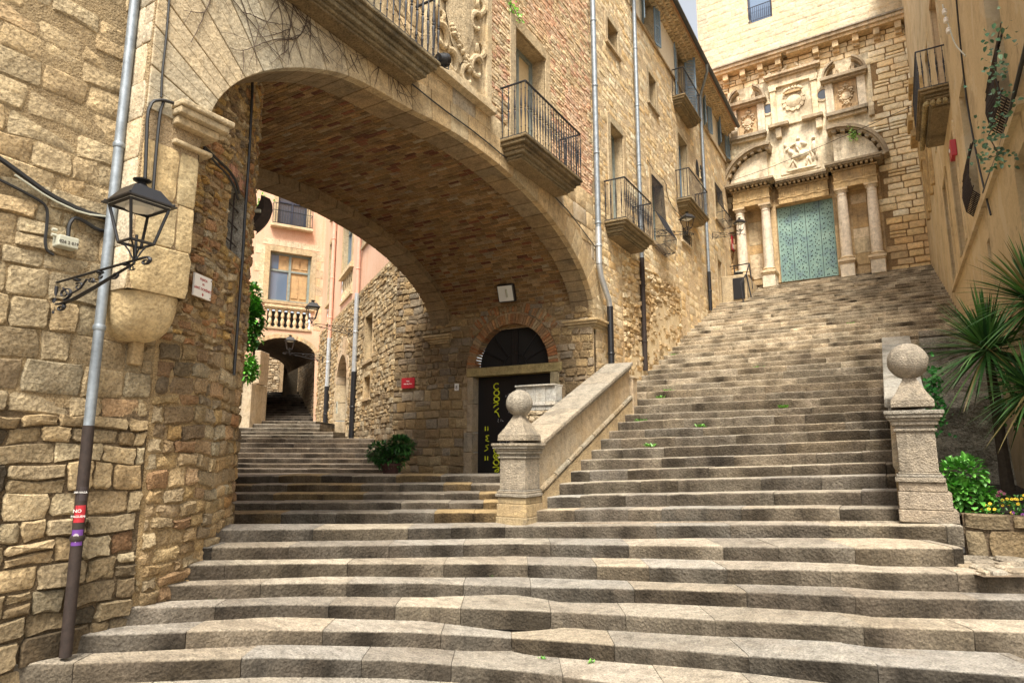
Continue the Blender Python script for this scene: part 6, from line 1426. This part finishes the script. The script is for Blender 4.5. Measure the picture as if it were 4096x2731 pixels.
# floodlight under the vault
a = DW.px(2012,1170,.45); p = DW.P(a[0], a[1], .35); fl = thing('floodlight', (p.x, p.y, p.z), 'square glass-fronted floodlight hanging under the arch above the fanlight', 'floodlight')
f = V((.12,-.85,-.35)).normalized(); e1 = f.cross(V((0,0,1))).normalized()*-1; e2 = e1.cross(f)*-1; e2 = f.cross(e1)
def obox(m, c, u, v, w_, a, b, d0, d1):
    P = lambda i, j, k_: c+u*i*a+v*j*b+w_*k_
    m.hexa([P(-1,-1,d0),P(1,-1,d0),P(1,1,d0),P(-1,1,d0),P(-1,-1,d1),P(1,-1,d1),P(1,1,d1),P(-1,1,d1)])
if e2.z < 0: e2 = -e2
m = MB(); obox(m, p, e1, e2, f, .19, .19, -.12, .0); m.build('housing', M['blackpaint'], fl, bevel=.03)
m = MB(); obox(m, p, e1, e2, f, .16, .16, .001, .008); m.build('reflector', M['led'], fl); m = MB(); m.tube([p+f*.02-e2*.08+e1*.03, p+f*.02+e2*.09+e1*.03], .02, 8, None); m.tube([p+V((-.3,.2,.25)), p+V((0,.1,.15))], .012, 5); m.build('lamp_tube', M['boxgrey'], fl)
# round floodlight at the balcony corner, curved speaker-like floodlight at the rounded corner
p = FF.P(5.86, 4.80, .40); t_ = thing('floodlight', tuple(p), 'round black floodlight clamped to the corner of the topmost balcony', 'floodlight')
m = MB(); d_ = V((.2,.9,.35)).normalized(); m.lathe(p, [(.03,-.09),(.07,-.08),(.075,-.06),(.06,-.055),(.078,-.04),(.063,-.03),(.08,-.015),(.066,-.005),(.085,.01),(.085,.06)], 16, d_); m.build('ribbed_housing', M['blackpaint'], t_)
m = MB(); m.tube([p+V((0,-.02,.0)), p+V((.02,.0,-.11)), p+V((.05,.05,-.12)), p+V((.05,.06,-.02))], .008, 6); m.build('yoke', M['iron'], t_)
c = ond(1040,860,7.4); t_ = thing('floodlight', tuple(c), 'dark curved projector fixed to the edge of the rounded corner under the arch', 'floodlight')
m = MB(); n = 9; vs = []
for j in range(5):
    for i in range(n): q = -1.1+2.2*i/(n-1); vs.append(c+SIDE*(.12-.10*abs(q/1.1)**2.+.02)+V((0,0,.19*q))+HEAD*(-.12+.06*j)-SIDE*.03*abs(j-2)+SIDE*.06*q)
m.add(vs, [(j*n+i, j*n+i+1, (j+1)*n+i+1, (j+1)*n+i) for j in range(4) for i in range(n-1)], None, True)
vs2 = [V(v)-SIDE*.12*(1-abs(i % n-4)/4.) for i, v in enumerate(vs)]; m.add(vs2, [(j*n+i, (j+1)*n+i, (j+1)*n+i+1, j*n+i+1) for j in range(4) for i in range(n-1)], None, True)
for i in range(n-1):
    for j in (0, 4): m.add([vs[j*n+i], vs[j*n+i+1], vs2[j*n+i+1], vs2[j*n+i]], [(0,1,2,3)])
m.build('hood', M['rust'], t_); m = MB(); obox(m, c-HEAD*.13, SIDE, V((0,0,1)), HEAD, .06, .018, -.02, .02); m.tube([c, c-SIDE*.25+V((0,0,.04))], .015, 6); m.tube([c, c-SIDE*.25-V((0,0,.10))], .012, 6); m.build('mount', M['boxgrey'], t_)
# litter bin and handrail on the top left block
hr = thing('handrail', (-4.2, 22.6, 5.98), 'black iron handrail at the top left of the church stairs', 'handrail'); m = MB()
pz = lambda x, y, d: ony(x, y, d)
for (x0, y0_, x1, y1_, D_) in ((2950,1155,2935,1068,22.9),(2978,1240,2963,1133,21.8),(3005,1190,2985,1095,22.6),(3010,1155,2997,1053,23.6)): m.tube([ony(x0,y0_,D_), ony(x1,y1_,D_)], .022, 8)
m.tube([ony(2963,1133,21.8), ony(2985,1095,22.6), ony(2997,1053,23.6), ony(2920,1067,24.2)], .022, 8); m.build('rails', M['iron'], hr)
p = ony(2955,1112,23.6); t_ = thing('litter_bin', tuple(p-V((0,0,.2))), 'dark litter bin with a plastic liner behind the iron handrail', 'bin')
m = MB(); m.lathe(p-V((0,0,.22)), [(.09,0),(.13,.02),(.155,.34),(.165,.36),(.165,.40),(.14,.40)], 14); m.build('bin_body', M['blackpaint'], t_); m = MB(); m.lathe(p+V((0,0,.15)), [(.15,0),(.165,.03),(.175,.05),(.15,.07)], 14); m.build('liner', M['boxgrey'], t_)
# ================================================================== CREEPER, WALL PLANTS, WEEDS
rr = random.Random(21); cr = thing('dry_creeper', (-4.88, 4.0, 5.2), 'leafless creeper spreading over the pale stone above the left haunch of the arch', 'climbing plant'); m = MB()
def twig(s, t, a, L, r, depth=0):
    pts = []; n = max(4, int(L/.07)); 
    for i in range(n):
        l_ = low_in(s) if 3.07 < s < 11.3 else 2.8
        if t < l_+.02 or s < 2.45: break
        pts.append(FF.P(s, t, .022+.006*depth)); a += rr.uniform(-.25, .25); s += .07*cos(a); t += .07*sin(a)
        if depth < 2 and rr.random() < .16: twig(s, t, a+rr.choice([-1,1])*rr.uniform(.35,.9), L*rr.uniform(.3,.6), r*.6, depth+1)
    if len(pts) > 2: m.tube(pts, [r*(1-.7*i/len(pts)) for i in range(len(pts))], 4)
for i in range(48): twig(rr.uniform(2.65,5.2), rr.uniform(4.3,7.), rr.uniform(-1.7,-.3), rr.uniform(.8,2.2), .0075)
for i in range(5): twig(2.6+rr.uniform(0,.3), 4.2+i*.25, -.3, rr.uniform(1.2,2.8), .008)
m.build('stems', M['twig'], cr)
p = FF.px(2030,20); ivy([FF.P(*FF.px(2020,-60), .03), FF.P(*FF.px(2035,25), .05), FF.P(*FF.px(2070,85), .04)], 90, .045, 'small bright green plant hanging beside the coat of arms', 31, .10, .12, pal=[(.16,.42,.03),(.22,.5,.05)], nm='hanging_plant', cat='plant')
p = CH.px(3415,545,.5); ivy([CH.P(p[0]-.05,p[1]+.15,.55), CH.P(p[0]+.05,p[1]-.1,.55)], 60, .08, 'tuft of grass growing on the right curved pediment of the church', 32, .12, .2, pal=[(.16,.30,.05),(.25,.38,.08)], nm='wall_weed', cat='plant')
ivy([ond(1010,800,15), ond(1040,860,15), ond(1075,800,15)], 60, .12, 'sprig of leaves sticking out behind the dark curved projector', 33, .22, .35, pal=[(.12,.30,.04),(.2,.42,.06)], nm='leafy_sprig', cat='plant')
ivy([OC.P(*OC.px(4110,60),.2), OC.P(*OC.px(4090,230),.25), OC.P(*OC.px(4100,430),.2), OC.P(*OC.px(4050,520),.22), OC.P(*OC.px(4090,600),.2), OC.P(*OC.px(4020,620),.2)], 190, .05, 'loose spray of leaves hanging at the right edge over the ochre wall', 34, .16, .2, pal=[(.05,.13,.07),(.09,.2,.10),(.15,.25,.15)], nm='hanging_branch', cat='plant')
m = MB(); k = 0
WEED = [(1870,2213,5,1.),(1940,2217,5,.6),(2362,2303,4,1.1),(2424,2308,4,.8),(1681,2302,4,.6),(1965,2305,4,.7),(1696,2375,3,.7),(1822,2382,3,.8),(770,2306,4,.8),(845,2400,3,.8),(2760,2535,2,1.2),(2170,2630,1,.7),(2364,2647,1,.7),(705,2160,6,1.4),(3330,2560,1,.8),(2900,2232,5,.8),(520,2600,0,.7)]
for (x, y, st, sc_) in WEED:
    p = onz(x, y, lowz(st, x)-.15+.0); p = p-HEAD*.02; rr = random.Random(int(x)); t_ = thing('weed', tuple(p), '', 'weed', 'small weeds in the joints of the lower steps'); t_['label'] = 'small green weed growing from a joint between the lower stone steps'
    m = MB()
    for j in range(int(14*sc_)+6): az = rr.uniform(0, 2*pi); d = V((cos(az)*.7-HEAD.x*.3, sin(az)*.7-HEAD.y*.3, rr.uniform(.3,1.4))); leafcard(m, p+V((rr.uniform(-.02,.02), rr.uniform(-.02,.02), 0)), d, (0,0,1), .055*sc_*rr.uniform(.6,1.2), .02*sc_, jit(rr.choice([(.10,.32,.03),(.14,.38,.04),(.07,.24,.03)]), .15))
    m.build('leaves', M['leaf'], t_)
for (x, i) in ((2640,12),(2675,13),(2800,8),(3130,10),(2560,9),(2700,20),(3420,24),(2880,26),(3040,16),(2590,6)):
    p = ony(x, 1500, LY[i]-.03); a, b = FLI[i]; f = (p.x-a.x)/(b.x-a.x)
    if not 0 < f < 1: continue
    q = a.lerp(b, f)-V((0,.05,.15)); rr = random.Random(int(x)); t_ = thing('weed', tuple(q), '', 'weed', 'small weeds in the joints of the church stairs'); t_['label'] = 'small green weed growing from a joint of the church stairs'
    m = MB()
    for j in range(16): az = rr.uniform(0, 2*pi); d = V((cos(az), sin(az)-.3, rr.uniform(.3,1.4))); leafcard(m, q+V((rr.uniform(-.08,.08), 0, 0)), d, (0,0,1), .09, .035, jit((.12,.33,.04), .2))
    m.build('leaves', M['leaf'], t_)
# ================================================================== LIGHT, SKY, CAMERA
w = bpy.data.worlds.new("World"); bpy.context.scene.world = w; w.use_nodes = True; t = w.node_tree; t.nodes.clear()
sky = t.nodes.new('ShaderNodeTexSky'); sky.sky_type = 'NISHITA'; sky.sun_disc = False; sky.sun_elevation = radians(56); sky.dust_density = 3.5; sky.air_density = 1.; sky.ozone_density = 1.
SUNV = V((.22, -.48, .86)).normalized()
sky.sun_elevation = math.asin(SUNV.z); sky.sun_rotation = atan2(SUNV.x, SUNV.y)
bg = t.nodes.new('ShaderNodeBackground'); bg.inputs[1].default_value = .15
out = t.nodes.new('ShaderNodeOutputWorld'); hv = t.nodes.new('ShaderNodeHueSaturation'); hv.inputs['Saturation'].default_value = .35; t.links.new(sky.outputs[0], hv.inputs['Color'])
mx = mixc(t, hv.outputs[0], (1.02, 1.0, .94), 1., 'MULTIPLY'); t.links.new(mx, bg.inputs[0]); t.links.new(bg.outputs[0], out.inputs[0])
sd = bpy.data.lights.new('sun', 'SUN'); sd.energy = 3.3; sd.angle = radians(18); sd.color = (1., .94, .83); so = bpy.data.objects.new('sun', sd); C.objects.link(so)
so.rotation_euler = (-SUNV).to_track_quat('-Z', 'Y').to_euler()
cd_ = bpy.data.cameras.new('camera'); cam = bpy.data.objects.new('camera', cd_); C.objects.link(cam); cam.location = (0,0,0)
cam.rotation_euler = (radians(90)+PIT, 0, TH); cd_.sensor_width = 36; cd_.lens = 36*FPX/4096; cd_.clip_start = .05; cd_.clip_end = 500
sc = bpy.context.scene; sc.camera = cam
sc.view_settings.view_transform = 'Standard'; sc.view_settings.look = 'None'; sc.view_settings.gamma = 1; sc.view_settings.exposure = 1.15
